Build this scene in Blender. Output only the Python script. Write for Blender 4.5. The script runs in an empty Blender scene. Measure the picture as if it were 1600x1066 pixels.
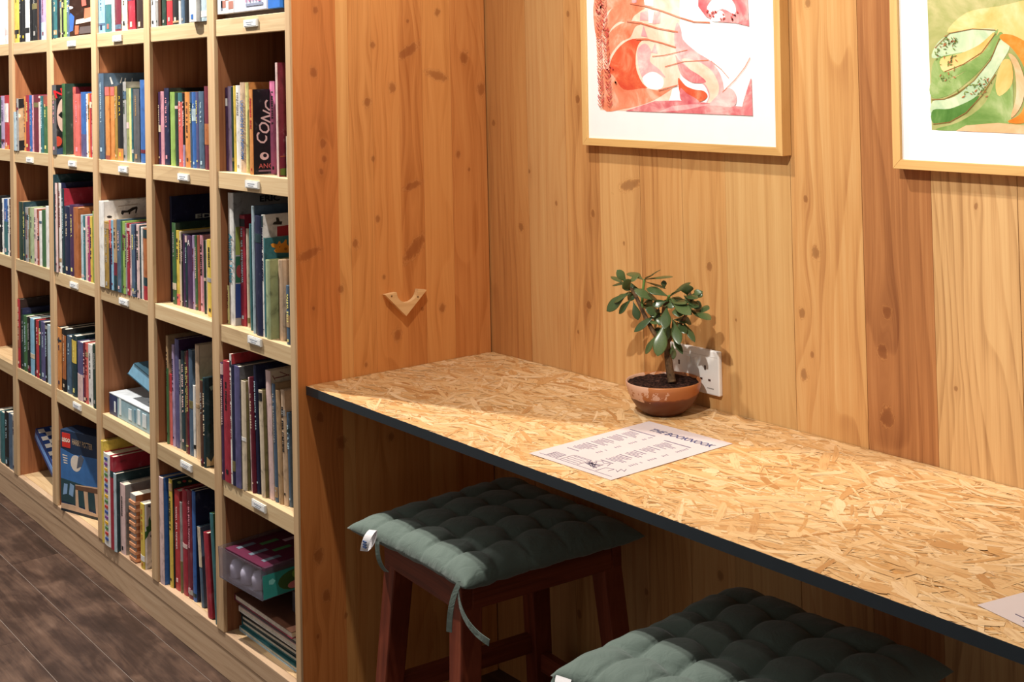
import bpy, bmesh, math, random
import numpy as np
from mathutils import Vector, Matrix
R = math.radians
scene = bpy.context.scene
col = scene.collection
random.seed(7)

# ------------------------------------------------------------------ camera
CAM = np.array([2.5088, -1.2988, 1.4030])
F_PX, PPX, PPY = 2016.63, 844.94, 73.19
RV = np.array([-0.0111, 0.9024, -0.0313])
_a = float(np.linalg.norm(RV)); _k = RV / _a
_K = np.array([[0, -_k[2], _k[1]], [_k[2], 0, -_k[0]], [-_k[1], _k[0], 0]])
RM = (np.eye(3) + math.sin(_a) * _K + (1 - math.cos(_a)) * _K @ _K) @ np.array([[1, 0, 0], [0, 0, -1], [0, 1, 0.]])
cd = bpy.data.cameras.new('camera'); cam = bpy.data.objects.new('camera', cd); col.objects.link(cam)
m3 = Matrix(((RM[0][0], -RM[1][0], -RM[2][0]), (RM[0][1], -RM[1][1], -RM[2][1]), (RM[0][2], -RM[1][2], -RM[2][2])))
cam.matrix_world = Matrix.Translation(CAM.tolist()) @ m3.to_4x4()
cd.sensor_width = 36; cd.sensor_fit = 'HORIZONTAL'; cd.lens = F_PX / 1600 * 36
cd.shift_x = -(PPX - 800) / 1600; cd.shift_y = -(533 - PPY) / 1600
cd.clip_start = 0.05
scene.camera = cam

# ------------------------------------------------------------------ light
w = bpy.data.worlds.new('room_light'); scene.world = w; w.use_nodes = True
w.node_tree.nodes['Background'].inputs[0].default_value = (1.0, 0.95, 0.88, 1)
w.node_tree.nodes['Background'].inputs[1].default_value = 0.20
def spot(name, loc, target, power, size, blend, rad, colour):
    l = bpy.data.lights.new(name, 'SPOT'); l.energy = power; l.spot_size = R(size); l.spot_blend = blend
    l.shadow_soft_size = rad; l.color = colour
    o = bpy.data.objects.new(name, l); col.objects.link(o); o.location = loc
    o.rotation_euler = (Vector(target) - Vector(loc)).to_track_quat('-Z', 'Y').to_euler()
spot('ceiling_spot_shelves', (-1.02, -0.42, 2.5), (-0.9, -0.2, 0.0), 180, 150, 0.5, 0.02, (1.0, 0.95, 0.87))
spot('ceiling_spot_pictures', (1.6, -1.2, 2.5), (1.02, 0.5, 1.36), 112, 46, 0.75, 0.02, (1.0, 0.96, 0.89))
spot('ceiling_spot_desk', (0.75, -0.33, 2.5), (0.6, 0.0, 0.0), 52, 120, 0.6, 0.025, (1.0, 0.95, 0.87))
spot('ceiling_spot_aisle', (-2.9, -0.8, 2.5), (-2.2, 0.0, 0.6), 75, 110, 0.6, 0.03, (1.0, 0.96, 0.90))
vs = scene.view_settings
vs.view_transform = 'Standard'; vs.look = 'None'; vs.gamma = 1; vs.use_curve_mapping = False
vs.exposure = 0.55

# ------------------------------------------------------------------ pixel helpers (a pixel only gives a direction)
def ray(u, v): return RM.T @ np.array([(u - PPX) / F_PX, (v - PPY) / F_PX, 1.0])
def onz(u, v, z): d = ray(u, v); return CAM + d * (z - CAM[2]) / d[2]
def ony(u, v, y): d = ray(u, v); return CAM + d * (y - CAM[1]) / d[1]
def onx(u, v, x): d = ray(u, v); return CAM + d * (x - CAM[0]) / d[0]
def pj(X, Y, Z):
    c = RM @ (np.array([X, Y, Z], float) - CAM); return PPX + F_PX * c[0] / c[2], PPY + F_PX * c[1] / c[2]

# ------------------------------------------------------------------ colours and materials
def lin(h):
    h = h.lstrip('#')
    o = []
    for i in (0, 2, 4):
        c = int(h[i:i + 2], 16) / 255
        o.append(c / 12.92 if c <= 0.04045 else ((c + 0.055) / 1.055) ** 2.4)
    return tuple(o) + (1.0,)
class NT:
    def __init__(s, name, rough=0.5, spec=0.4):
        s.m = bpy.data.materials.new(name); s.m.use_nodes = True; s.t = s.m.node_tree
        s.b = s.t.nodes['Principled BSDF']; s.b.inputs['Roughness'].default_value = rough
        s.b.inputs['Specular IOR Level'].default_value = spec
    def n(s, typ, **kw):
        n = s.t.nodes.new(typ)
        for k, v in kw.items(): setattr(n, k, v)
        return n
    def l(s, a, b): s.t.links.new(a, b)
    def put(s, sock, v):
        if hasattr(v, 'links') or isinstance(v, bpy.types.NodeSocket): s.l(v, sock)
        else: sock.default_value = v
    def ma(s, op, a, b=None, c=None, clamp=False):
        n = s.n('ShaderNodeMath', operation=op); n.use_clamp = clamp
        s.put(n.inputs[0], a)
        if b is not None: s.put(n.inputs[1], b)
        if c is not None: s.put(n.inputs[2], c)
        return n.outputs[0]
    def comb(s, x, y, z):
        n = s.n('ShaderNodeCombineXYZ'); s.put(n.inputs[0], x); s.put(n.inputs[1], y); s.put(n.inputs[2], z); return n.outputs[0]
    def noise(s, vec, scale=1.0, detail=3.0, rough=0.5, dist=0.0):
        n = s.n('ShaderNodeTexNoise'); s.l(vec, n.inputs['Vector']); n.inputs['Scale'].default_value = scale
        n.inputs['Detail'].default_value = detail; n.inputs['Roughness'].default_value = rough; n.inputs['Distortion'].default_value = dist
        return n.outputs['Fac']
    def ramp(s, fac, stops):
        n = s.n('ShaderNodeValToRGB'); s.l(fac, n.inputs[0]); e = n.color_ramp.elements
        while len(e) < len(stops): e.new(0.5)
        for i, (p, c) in enumerate(stops): e[i].position = p; e[i].color = c
        return n.outputs[0]
    def mix(s, f, a, b, mode='MIX'):
        n = s.n('ShaderNodeMix', data_type='RGBA', blend_type=mode)
        s.put(n.inputs['Factor'], f); s.put(n.inputs['A'], a); s.put(n.inputs['B'], b); return n.outputs['Result']
    def bump(s, h, strength=0.1, dist=0.002):
        n = s.n('ShaderNodeBump'); n.inputs['Strength'].default_value = strength; n.inputs['Distance'].default_value = dist
        s.l(h, n.inputs['Height']); s.l(n.outputs[0], s.b.inputs['Normal'])
    def coord(s, which='Object'): return s.n('ShaderNodeTexCoord').outputs[which]
    def sep(s, v):
        n = s.n('ShaderNodeSeparateXYZ'); s.l(v, n.inputs[0]); return n.outputs
    def base(s, c): s.put(s.b.inputs['Base Color'], c)

def soft(h, sat=0.92, gain=1.05):
    c = lin(h); y = .2126 * c[0] + .7152 * c[1] + .0722 * c[2]
    return tuple(min(1.0, (y + (q - y) * sat) * gain * k) for q, k in zip(c[:3], (0.985, 1.03, 0.94))) + (1.0,)
def wood(name, dark, mid, light, across='X', along='Z', knots=(), seed=0.0, rough=0.55, fig=9.0, ringw=0.35, knotc='#6a3516', randomize=False, third=None, bump=0.12, gain=1.05, sat=.92):
    t = NT(name, rough, 0.3)
    ax = {'X': 0, 'Y': 1, 'Z': 2}
    xyz = t.sep(t.coord('Object'))
    a0 = xyz[ax[across]]; l0 = xyz[ax[along]]
    third = third or [q for q in 'XYZ' if q not in (across, along)][0]
    th = xyz[ax[third]]
    sd = seed
    if randomize:
        oi = t.n('ShaderNodeObjectInfo').outputs['Random']; sd = t.ma('MULTIPLY_ADD', oi, 37.0, seed)
    a = a0; core = None; halo = None
    if knots:
        wob = t.noise(t.comb(t.ma('MULTIPLY', a0, 95.0), t.ma('MULTIPLY', l0, 70.0), sd), 1.0, 3.0, 0.6)
        wob = t.ma('MULTIPLY_ADD', wob, 2.6, -0.3)
    for (ka, kl, r, tilt) in knots:
        da = t.ma('SUBTRACT', a0, ka); dl = t.ma('SUBTRACT', l0, kl)
        if tilt:
            ct, st = math.cos(tilt), math.sin(tilt)
            e1 = t.ma('ADD', t.ma('MULTIPLY', da, ct), t.ma('MULTIPLY', dl, st))
            e2 = t.ma('SUBTRACT', t.ma('MULTIPLY', dl, ct), t.ma('MULTIPLY', da, st))
            q = t.ma('ADD', t.ma('POWER', t.ma('MULTIPLY', e1, 0.36 / r), 2.0), t.ma('POWER', t.ma('MULTIPLY', e2, 1.0 / r), 2.0))
        else:
            q = t.ma('ADD', t.ma('POWER', t.ma('MULTIPLY', da, 1.0 / r), 2.0), t.ma('POWER', t.ma('MULTIPLY', dl, 0.75 / r), 2.0))
        q = t.ma('MULTIPLY', q, wob)
        d2 = t.ma('ADD', t.ma('POWER', t.ma('MULTIPLY', da, 0.38 / r), 2.0), t.ma('POWER', t.ma('MULTIPLY', dl, 0.15 / r), 2.0))
        g = t.ma('EXPONENT', t.ma('MULTIPLY', d2, -1.0))
        a = t.ma('SUBTRACT', a, t.ma('MULTIPLY', t.ma('MULTIPLY', da, g), 0.8))
        mr = t.n('ShaderNodeMapRange'); mr.interpolation_type = 'SMOOTHSTEP'
        t.l(q, mr.inputs[0]); mr.inputs[1].default_value = 1.5; mr.inputs[2].default_value = 0.0
        mr.inputs[3].default_value = 0.0; mr.inputs[4].default_value = 1.0
        core = mr.outputs[0] if core is None else t.ma('MAXIMUM', core, mr.outputs[0])
        halo = g if halo is None else t.ma('MAXIMUM', halo, g)
    lo = t.noise(t.comb(t.ma('MULTIPLY', a, 5.0), t.ma('MULTIPLY', l0, 0.9), t.ma('MULTIPLY_ADD', th, 3.0, sd)), 1.0, 2.0)
    n1 = t.noise(t.comb(t.ma('MULTIPLY', a, 75.0), t.ma('MULTIPLY', l0, 1.3), sd), 1.0, 5.0, 0.6)
    fib = t.noise(t.comb(t.ma('MULTIPLY', a, 420.0), t.ma('MULTIPLY', l0, 9.0), t.ma('MULTIPLY', th, 200.0)), 1.0, 2.0)
    ph = t.ma('ADD', t.ma('MULTIPLY', a, fig * 5.0), t.ma('MULTIPLY', lo, fig * 1.5))
    fr = t.ma('FRACT', ph)
    ring = t.ma('POWER', fr, 3.0)
    ring = t.ma('MULTIPLY', ring, t.ma('SUBTRACT', 1.0, t.ma('POWER', fr, 24.0)))
    f = t.ma('ADD', t.ma('MULTIPLY', n1, 0.62), t.ma('MULTIPLY', lo, 0.38))
    f = t.ma('SUBTRACT', f, t.ma('MULTIPLY', ring, ringw * 0.38))
    f = t.ma('ADD', f, t.ma('MULTIPLY', t.ma('SUBTRACT', fib, 0.5), 0.22))
    if halo is not None: f = t.ma('SUBTRACT', f, t.ma('MULTIPLY', halo, 0.07))
    c = t.ramp(f, [(0.18, soft(dark, sat, gain)), (0.45, soft(mid, sat, gain)), (0.72, soft(light, sat, gain))])
    if core is not None:
        kn = t.noise(t.comb(t.ma('MULTIPLY', a0, 240.0), t.ma('MULTIPLY', l0, 120.0), sd), 1.0, 2.0)
        kv = t.ma('ADD', core, t.ma('MULTIPLY', t.ma('SUBTRACT', kn, 0.5), 0.75))
        kc = t.ramp(kv, [(0.06, soft(mid)), (0.2, lin(knotc)), (0.34, soft(light)), (0.58, soft(dark)), (0.85, lin(knotc))])
        c = t.mix(t.ma('MULTIPLY', t.ma('POWER', core, 0.5), 0.52), c, kc)
    if randomize:
        hs = t.n('ShaderNodeHueSaturation'); t.l(c, hs.inputs['Color'])
        t.put(hs.inputs['Value'], t.ma('MULTIPLY_ADD', t.n('ShaderNodeObjectInfo').outputs['Random'], 0.26, 0.87))
        c = hs.outputs[0]
    t.base(c)
    t.bump(t.ma('SUBTRACT', f, t.ma('MULTIPLY', core, 0.5)) if core is not None else f, bump, 0.0012)
    return t.m

def plain(name, hexc, rough=0.5, var=0.08, scale=25.0, spec=0.4, metal=0.0, bump=0.0):
    t = NT(name, rough, spec); t.b.inputs['Metallic'].default_value = metal
    c = lin(hexc)
    n = t.noise(t.coord('Object'), scale, 3.0)
    lo = tuple(max(0, x * (1 - var)) for x in c[:3]) + (1,); hi = tuple(min(1, x * (1 + var)) for x in c[:3]) + (1,)
    t.base(t.ramp(n, [(0.3, lo), (0.7, hi)]))
    if bump: t.bump(n, bump, 0.002)
    return t.m
_mc = {}
def pm(hexc, rough=0.45, var=0.10):
    k = (hexc, rough, var)
    if k not in _mc: _mc[k] = plain('print_' + hexc.strip('#'), hexc, rough, var, 40.0)
    return _mc[k]
_bk = {}
def bm_(hexc):
    if hexc in _bk: return _bk[hexc]
    t = NT('book_print_' + hexc.strip('#'), 0.42, 0.4)
    c = lin(hexc); y = .2126 * c[0] + .7152 * c[1] + .0722 * c[2]
    c = tuple(y + (q - y) * .88 for q in c[:3])
    oi = t.n('ShaderNodeObjectInfo').outputs['Random']
    xyz = t.sep(t.coord('Object'))
    n = t.noise(t.comb(t.ma('MULTIPLY', xyz[0], 60.0), t.ma('MULTIPLY', xyz[1], 40.0), t.ma('MULTIPLY_ADD', xyz[2], 38.0, t.ma('MULTIPLY', oi, 50.0))), 1.0, 4.0, .6, .6)
    d = tuple(q * .42 for q in c) + (1,); e = tuple(q * .85 for q in c) + (1,); l_ = tuple(min(1, q * .85 + .10) for q in c) + (1,)
    t.base(t.ramp(n, [(.26, d), (.42, e), (.60, c + (1,)), (.80, l_)])); _bk[hexc] = t.m; return t.m
def watercolour(name, c1, c2, c3, scale=20.0):
    t = NT(name, 0.9, 0.05)
    n = t.noise(t.coord('Object'), scale, 5.0, 0.62, 0.6)
    t.base(t.ramp(n, [(0.3, lin(c1)), (0.5, lin(c2)), (0.68, lin(c3))])); return t.m

# ------------------------------------------------------------------ mesh helpers
class MB:
    def __init__(s): s.v = []; s.f = []; s.mi = []
    def face(s, pts, mi=0):
        b = len(s.v); s.v += [tuple(map(float, p)) for p in pts]; s.f.append(tuple(range(b, b + len(pts)))); s.mi.append(mi)
    def box(s, x0, x1, y0, y1, z0, z1, mi=0, M=None):
        b = len(s.v)
        P = [(x0, y0, z0), (x1, y0, z0), (x1, y1, z0), (x0, y1, z0), (x0, y0, z1), (x1, y0, z1), (x1, y1, z1), (x0, y1, z1)]
        if M is not None: P = [tuple(M @ Vector(p)) for p in P]
        s.v += P
        for q in ((3, 2, 1, 0), (4, 5, 6, 7), (0, 1, 5, 4), (1, 2, 6, 5), (2, 3, 7, 6), (3, 0, 4, 7)):
            s.f.append(tuple(b + i for i in q)); s.mi.append(mi)
    def hexa(s, bot, top, mi=0):
        b = len(s.v); s.v += [tuple(map(float, p)) for p in bot] + [tuple(map(float, p)) for p in top]
        for q in ((3, 2, 1, 0), (4, 5, 6, 7), (0, 1, 5, 4), (1, 2, 6, 5), (2, 3, 7, 6), (3, 0, 4, 7)):
            s.f.append(tuple(b + i for i in q)); s.mi.append(mi)
    def prism(s, poly, off, mi=0):
        n = len(poly); b = len(s.v); off = Vector(off)
        s.v += [tuple(map(float, p)) for p in poly] + [tuple(Vector([float(q) for q in p]) + off) for p in poly]
        s.f.append(tuple(range(b, b + n))); s.mi.append(mi); s.f.append(tuple(range(b + 2 * n - 1, b + n - 1, -1))); s.mi.append(mi)
        for i in range(n):
            j = (i + 1) % n; s.f.append((b + j, b + i, b + n + i, b + n + j)); s.mi.append(mi)
    def lathe(s, prof, c, seg=40, mi=0):
        b = len(s.v)
        for r, z in prof:
            for i in range(seg):
                t = 2 * math.pi * i / seg; s.v.append((c[0] + r * math.cos(t), c[1] + r * math.sin(t), c[2] + z))
        for k in range(len(prof) - 1):
            for i in range(seg):
                j = (i + 1) % seg; s.f.append((b + k * seg + i, b + k * seg + j, b + (k + 1) * seg + j, b + (k + 1) * seg + i)); s.mi.append(mi)
    def tube(s, pts, rad, seg=10, mi=0, cap=True):
        pts = [Vector([float(q) for q in p]) for p in pts]; b = len(s.v)
        if not isinstance(rad, (list, tuple)): rad = [rad] * len(pts)
        up = Vector((0.13, 0.37, 0.92))
        for i, p in enumerate(pts):
            d = (pts[min(i + 1, len(pts) - 1)] - pts[max(i - 1, 0)]).normalized()
            x = d.cross(up).normalized(); y = d.cross(x)
            for k in range(seg):
                t = 2 * math.pi * k / seg; s.v.append(tuple(p + (x * math.cos(t) + y * math.sin(t)) * rad[i]))
        for i in range(len(pts) - 1):
            for k in range(seg):
                j = (k + 1) % seg; s.f.append((b + i * seg + k, b + i * seg + j, b + (i + 1) * seg + j, b + (i + 1) * seg + k)); s.mi.append(mi)
        if cap:
            s.f.append(tuple(b + k for k in range(seg))[::-1]); s.mi.append(mi)
            e = b + (len(pts) - 1) * seg; s.f.append(tuple(e + k for k in range(seg))); s.mi.append(mi)
    def mesh(s, name, mats, smooth=False, bevel=0.0):
        me = bpy.data.meshes.new(name); me.from_pydata(s.v, [], s.f)
        for m in (mats if isinstance(mats, (list, tuple)) else [mats]): me.materials.append(m)
        me.polygons.foreach_set('material_index', s.mi)
        bm = bmesh.new(); bm.from_mesh(me)
        if bevel:
            bmesh.ops.bevel(bm, geom=[e for e in bm.edges], offset=bevel, segments=2, affect='EDGES', profile=0.5, clamp_overlap=True)
        bmesh.ops.recalc_face_normals(bm, faces=bm.faces[:]) if s.closed else None
        bm.to_mesh(me); bm.free()
        if smooth: me.polygons.foreach_set('use_smooth', [True] * len(me.polygons))
        me.update(); return me
    closed = True
def link(name, me, parent=None, loc=None, rot=None):
    o = bpy.data.objects.new(name, me); col.objects.link(o)
    if parent is not None: o.parent = parent
    if loc is not None: o.location = loc
    if rot is not None: o.rotation_euler = rot
    return o
def wpart(name, mb, mats, parent, smooth=False, bevel=0.0):
    """a part whose mesh is written in world coordinates, under an unrotated parent chain"""
    me = mb.mesh(name, mats, smooth, bevel)
    o = link(name, me, parent)
    if parent is not None:
        off = Vector((0, 0, 0)); p = parent
        while p is not None: off += p.location; p = p.parent
        o.location = -off
    return o
def tag(o, label=None, cat=None, group=None, kind=None):
    if label: o['label'] = label
    if cat: o['category'] = cat
    if group: o['group'] = group
    if kind: o['kind'] = kind
    return o
def thing(name, label, cat, loc=(0, 0, 0), group=None, rot=None):
    o = bpy.data.objects.new(name, None); col.objects.link(o); o.location = [float(q) for q in loc]; o.empty_display_size = 0.05
    if rot is not None: o.rotation_euler = rot
    return tag(o, label, cat, group)
_tx = {}
def text_mesh(body, align='LEFT', shear=0.0, bold=0.0):
    k = (body, align, shear, bold)
    if k in _tx: return _tx[k]
    c = bpy.data.curves.new('lettering', 'FONT'); c.body = body; c.size = 1.0; c.align_x = align; c.align_y = 'CENTER'; c.shear = shear; c.offset = bold
    c.resolution_u = 2
    o = bpy.data.objects.new('lettering', c); col.objects.link(o)
    dg = bpy.context.evaluated_depsgraph_get(); dg.update()
    me = bpy.data.meshes.new_from_object(o.evaluated_get(dg))
    bpy.data.objects.remove(o); _tx[k] = me; return me
def put_text(name, body, parent, pos, right, up, size, mat, align='LEFT', shear=0.0, squash=1.0, bold=0.0):
    me = text_mesh(body, align, shear, bold).copy(); me.materials.clear(); me.materials.append(mat)
    r = Vector(right).normalized(); u = Vector(up).normalized(); n = r.cross(u)
    M = Matrix((( r.x, u.x, n.x, 0), (r.y, u.y, n.y, 0), (r.z, u.z, n.z, 0), (0, 0, 0, 1)))
    me.transform(Matrix.Translation(pos) @ M @ Matrix.Diagonal((size * squash, size, size, 1)))
    return link(name, me, parent)
for _b in ('CONC', 'ANC', 'Animal Tales', 'EDI', 'A', 'N', 'NWE', 'ERIC', 'HARRY POTTER', 'LEGO', 'UNICORNS IN UNIFORM', 'IN'):
    text_mesh(_b)

# ================================================================== SETTING
D = 0.5155          # back wall plane
DESK_Z = 0.75

# ---- floor with dark vinyl planks
fl_mat = NT('floor_gap', 0.8); fl_mat.base(lin('#9a8a80')); fl_mat = fl_mat.m
mb = MB(); mb.box(-9.0, 8.0, -9.0, 0.62, -0.06, -0.0012)
floor = tag(link('floor', mb.mesh('floor', fl_mat)), 'dark brown wood plank floor in front of the bookcase', kind='structure')
def plank_material():
    t = NT('dark_plank', 0.42, 0.35)
    xyz = t.sep(t.coord('Object')); rnd = t.n('ShaderNodeObjectInfo').outputs['Random']
    sd = t.ma('MULTIPLY', rnd, 60.0)
    n = t.noise(t.comb(t.ma('MULTIPLY', xyz[0], 2.2), t.ma('MULTIPLY', xyz[1], 26.0), sd), 1.0, 6.0, 0.65, 0.5)
    b = t.noise(t.comb(t.ma('MULTIPLY', xyz[0], 7.0), t.ma('MULTIPLY', xyz[1], 12.0), sd), 1.0, 3.0, 0.5, 0.8)
    fi = t.noise(t.comb(t.ma('MULTIPLY', xyz[0], 18.0), t.ma('MULTIPLY', xyz[1], 300.0), sd), 1.0, 2.0)
    f = t.ma('ADD', t.ma('ADD', t.ma('MULTIPLY', n, 0.5), t.ma('MULTIPLY', b, 0.4)), t.ma('MULTIPLY', fi, 0.12))
    c = t.ramp(f, [(0.3, lin('#1a120f')), (0.48, lin('#3d2c25')), (0.62, lin('#5f483b')), (0.8, lin('#866d5d'))])
    t.base(c); t.bump(f, 0.2, 0.001)
    t.put(t.b.inputs['Roughness'], t.ma('MULTIPLY_ADD', b, 0.25, 0.3)); return t.m
pl_mat = plank_material()
PLW = 0.1392; PLL = 1.22
plank_me = {}
row0 = -0.0335
mbp = MB(); mbp.box(0.0004, PLL - 0.0004, 0.0009, PLW - 0.0009, -0.004, 0.0); full = mbp.mesh('plank', pl_mat)
offs = {1: -1.487 - PLL, 2: -1.49 + 0.0, 3: -0.93, 4: -0.55}
for r in range(-4, 16):
    y1 = row0 - (r - 1) * PLW; y0 = y1 - PLW
    if y0 > 0.5: continue
    o0 = offs.get(r, (r * 0.437) % PLL)
    x = o0 - PLL * math.ceil((o0 + 5.0) / PLL)
    while x < 2.3:
        link('plank', full, floor, (x, y0, 0.0)); x += PLL

# ---- back wall, vertical cedar boards
def knot_list(px, plane, lo, hi):
    out = []
    for k in px:
        u, v, r = k[:3]; tl = k[3] if len(k) > 3 else 0.0
        p = ony(u, v, D) if plane == 'y' else onx(u, v, 0.0)
        a = p[0] if plane == 'y' else p[1]
        if lo - 0.004 <= a <= hi + 0.004: out.append((float(a), float(p[2]), r, tl))
    return out
WK = [(887, 22, .007), (902, 155, .009), (771, 192, .007), (827, 268, .005), (869, 318, .006), (814, 355, .010), (926, 334, .008), (920, 477, .009), (903, 519, .004),
      (985, 289, .014, 0.25), (1262, 5, .008), (1258, 311, .006), (1274, 395, .010), (1253, 490, .009), (1256, 585, .009), (1269, 554, .005), (1108, 416, .009),
      (1386, 488, .009), (1379, 550, .011), (1386, 653, .014), (1494, 607, .004), (1525, 322, .004), (975, 380, .004), (960, 20, .004), (1150, 500, .003), (1430, 250, .004),
      (1125, 900, .010), (1480, 960, .012), (1010, 925, .008), (905, 960, .010), (1035, 180, .01)]
walls = [  # x0, x1, dark, mid, light, figure, ring
    (-0.02, 0.155, '#96541f', '#bb7634', '#cb8a46', 6, .3), (0.155, 0.292, '#a8682d', '#c4874a', '#d09a5c', 10, .25),
    (0.292, 0.405, '#9c5c24', '#c58442', '#d69a58', 7, .35), (0.405, 0.532, '#a8682c', '#cd9150', '#dca565', 6, .4),
    (0.532, 0.655, '#9e5e26', '#c88845', '#d99e5c', 8, .35), (0.655, 0.774, '#a96a30', '#cb8d4a', '#d9a262', 5, .4),
    (0.774, 0.937, '#ae7338', '#cb9454', '#d8a566', 11, .25), (0.937, 1.096, '#a5632b', '#cd8e4b', '#dca768', 6, .5),
    (1.096, 1.236, '#7f431a', '#ae6a33', '#c78549', 7, .4), (1.236, 1.392, '#94602f', '#ca945a', '#dcab70', 9, .5),
    (1.392, 1.53, '#9d6430', '#c68d52', '#d4a266', 6, .4), (1.53, 1.68, '#95551f', '#ba7a3b', '#cd9453', 8, .35),
    (1.68, 1.83, '#a1682f', '#c98f4f', '#d8a566', 7, .35), (1.83, 2.0, '#95551f', '#ba7a3b', '#cd9453', 6, .35), (2.0, 2.16, '#a1682f', '#c98f4f', '#d8a566', 7, .35), (2.16, 2.31, '#95602f', '#c08546', '#d0995a', 7, .35), (2.31, 2.47, '#a1682f', '#c98f4f', '#d8a566', 9, .35), (2.47, 2.64, '#8a4e20', '#b3723a', '#c98a4c', 7, .35)]
gapm = plain('joint_backing', '#2a160b', 0.9, 0.05)  # dark brown backing that shows in the gaps between the boards
mb = MB(); mb.box(-0.05, 2.64, D + 0.018, D + 0.06, 0.0, 2.62)
wall = tag(link('wall_back', mb.mesh('wall_back', gapm)), 'back wall clad in vertical honey coloured cedar boards', kind='structure')
for i, (x0, x1, d_, m_, l_, fg, rw) in enumerate(walls):
    kn = knot_list(WK, 'y', x0, x1)
    mt = wood('cedar_board', d_, m_, l_, 'X', 'Z', kn, seed=3.1 * i, fig=fg, ringw=rw, rough=0.5, gain=1.0, sat=.86)
    mb = MB(); e = 0.0006 * ((i * 7) % 3)
    mb.box(x0 + 0.0004, x1 - 0.0004, D + e * 0.6, D + 0.02, 0.0, 2.6)
    wpart('board', mb, mt, wall, bevel=0.0006)

# ================================================================== BOOKCASE
P = 0.404; TD = 0.0405; TS = 0.0225
ZS = [1.915, 1.5548, 1.1938, 0.8314, 0.4682, 0.1072]     # tops of the shelves, first one above the frame
HL = 0.0396; DEPTH = 0.34; NCOL = 9
bc = thing('bookcase', 'tall pine bookcase of square cubby holes filled with books', 'bookcase', (-1.4, 0.17, 0))
pine = wood('pine_edge', '#a58260', '#cba882', '#dcc09c', 'Z', 'X', (), 1.0, 0.6, 7, .3, randomize=True)
pine_v = wood('pine_upright', '#9a7050', '#c09874', '#d2ae8a', 'X', 'Z', (), 5.0, 0.6, 8, .3, randomize=True, third='Y')
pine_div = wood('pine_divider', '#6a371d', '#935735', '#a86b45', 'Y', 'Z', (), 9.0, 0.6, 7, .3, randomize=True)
pine_shelf = wood('pine_shelf', '#a67c56', '#caa27a', '#d9b690', 'Y', 'X', (), 15.0, 0.6, 7, .3, randomize=True)
pine_plinth = wood('pine_plinth', '#8c6650', '#c09a7e', '#d2af94', 'Z', 'X',
                   [(-0.33, .055, .012, 0), (-0.40, .05, .010, 0), (-0.62, .03, .009, 0), (-0.78, .06, .008, 0), (-1.05, .035, .01, 0), (-1.5, .04, .008, 0), (-1.22, .05, .007, 0), (-0.2, .03, .011, 0)],
                   21.0, 0.7, 7, .35, knotc='#4f3220')
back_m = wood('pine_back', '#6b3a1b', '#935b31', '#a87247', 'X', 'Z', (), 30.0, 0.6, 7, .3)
def dividerX(k): return (-TS - k * P, -TS - k * P + TD)     # left and right faces of divider k (k=1 is the first one left of the panel)
TOPZ = 2.3
XL = dividerX(NCOL)[0]
# dividers: an upright board each with its sawn front edge as a sub-part
for k in range(1, NCOL + 1):
    x0, x1 = dividerX(k)
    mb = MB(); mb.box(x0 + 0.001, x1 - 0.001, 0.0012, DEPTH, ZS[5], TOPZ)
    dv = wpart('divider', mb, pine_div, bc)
    mb = MB(); mb.box(x0, x1, -0.0035, 0.006, ZS[5] + .0003, TOPZ)
    wpart('front_edge', mb, pine_v, dv, bevel=0.0012)
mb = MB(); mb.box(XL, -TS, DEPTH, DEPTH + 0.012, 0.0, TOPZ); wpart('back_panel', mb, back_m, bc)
mb = MB(); mb.box(XL, -TS, 0.0, DEPTH, TOPZ, TOPZ + 0.03); wpart('top_board', mb, pine_shelf, bc)
lips = {}
random.seed(3)
mb = MB(); mb.box(XL, -TS, 0.0165, DEPTH, ZS[5] - .02, ZS[5]); wpart('bottom_shelf', mb, pine_shelf, bc)
mb = MB(); mb.box(XL, -TS - .0003, -0.0012, 0.0165, ZS[5] - HL, ZS[5] + .0002); wpart('bottom_lip', mb, pine_plinth, bc, bevel=.0015)
for r, z in enumerate(ZS[:5]):
    for c in range(NCOL):
        xr = -TS if c == 0 else dividerX(c)[0]; xl = dividerX(c + 1)[1]
        mb = MB(); mb.box(xl, xr, 0.0165, DEPTH, z - 0.02, z); wpart('shelf', mb, pine_shelf, bc)
        mb = MB(); dz = random.uniform(-.0008, .0008)
        mb.box(xl + 0.0004, xr - 0.0004, 0.0, 0.0165, z - HL + dz, z + 0.0002)
        lips[(r, c)] = wpart('shelf_lip', mb, pine, bc, bevel=0.0012)
mb = MB(); mb.box(XL, -TS, 0.0002, 0.022, 0.0, ZS[5] - HL - 0.0005); wpart('plinth', mb, pine_plinth, bc, bevel=0.0015)
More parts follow.
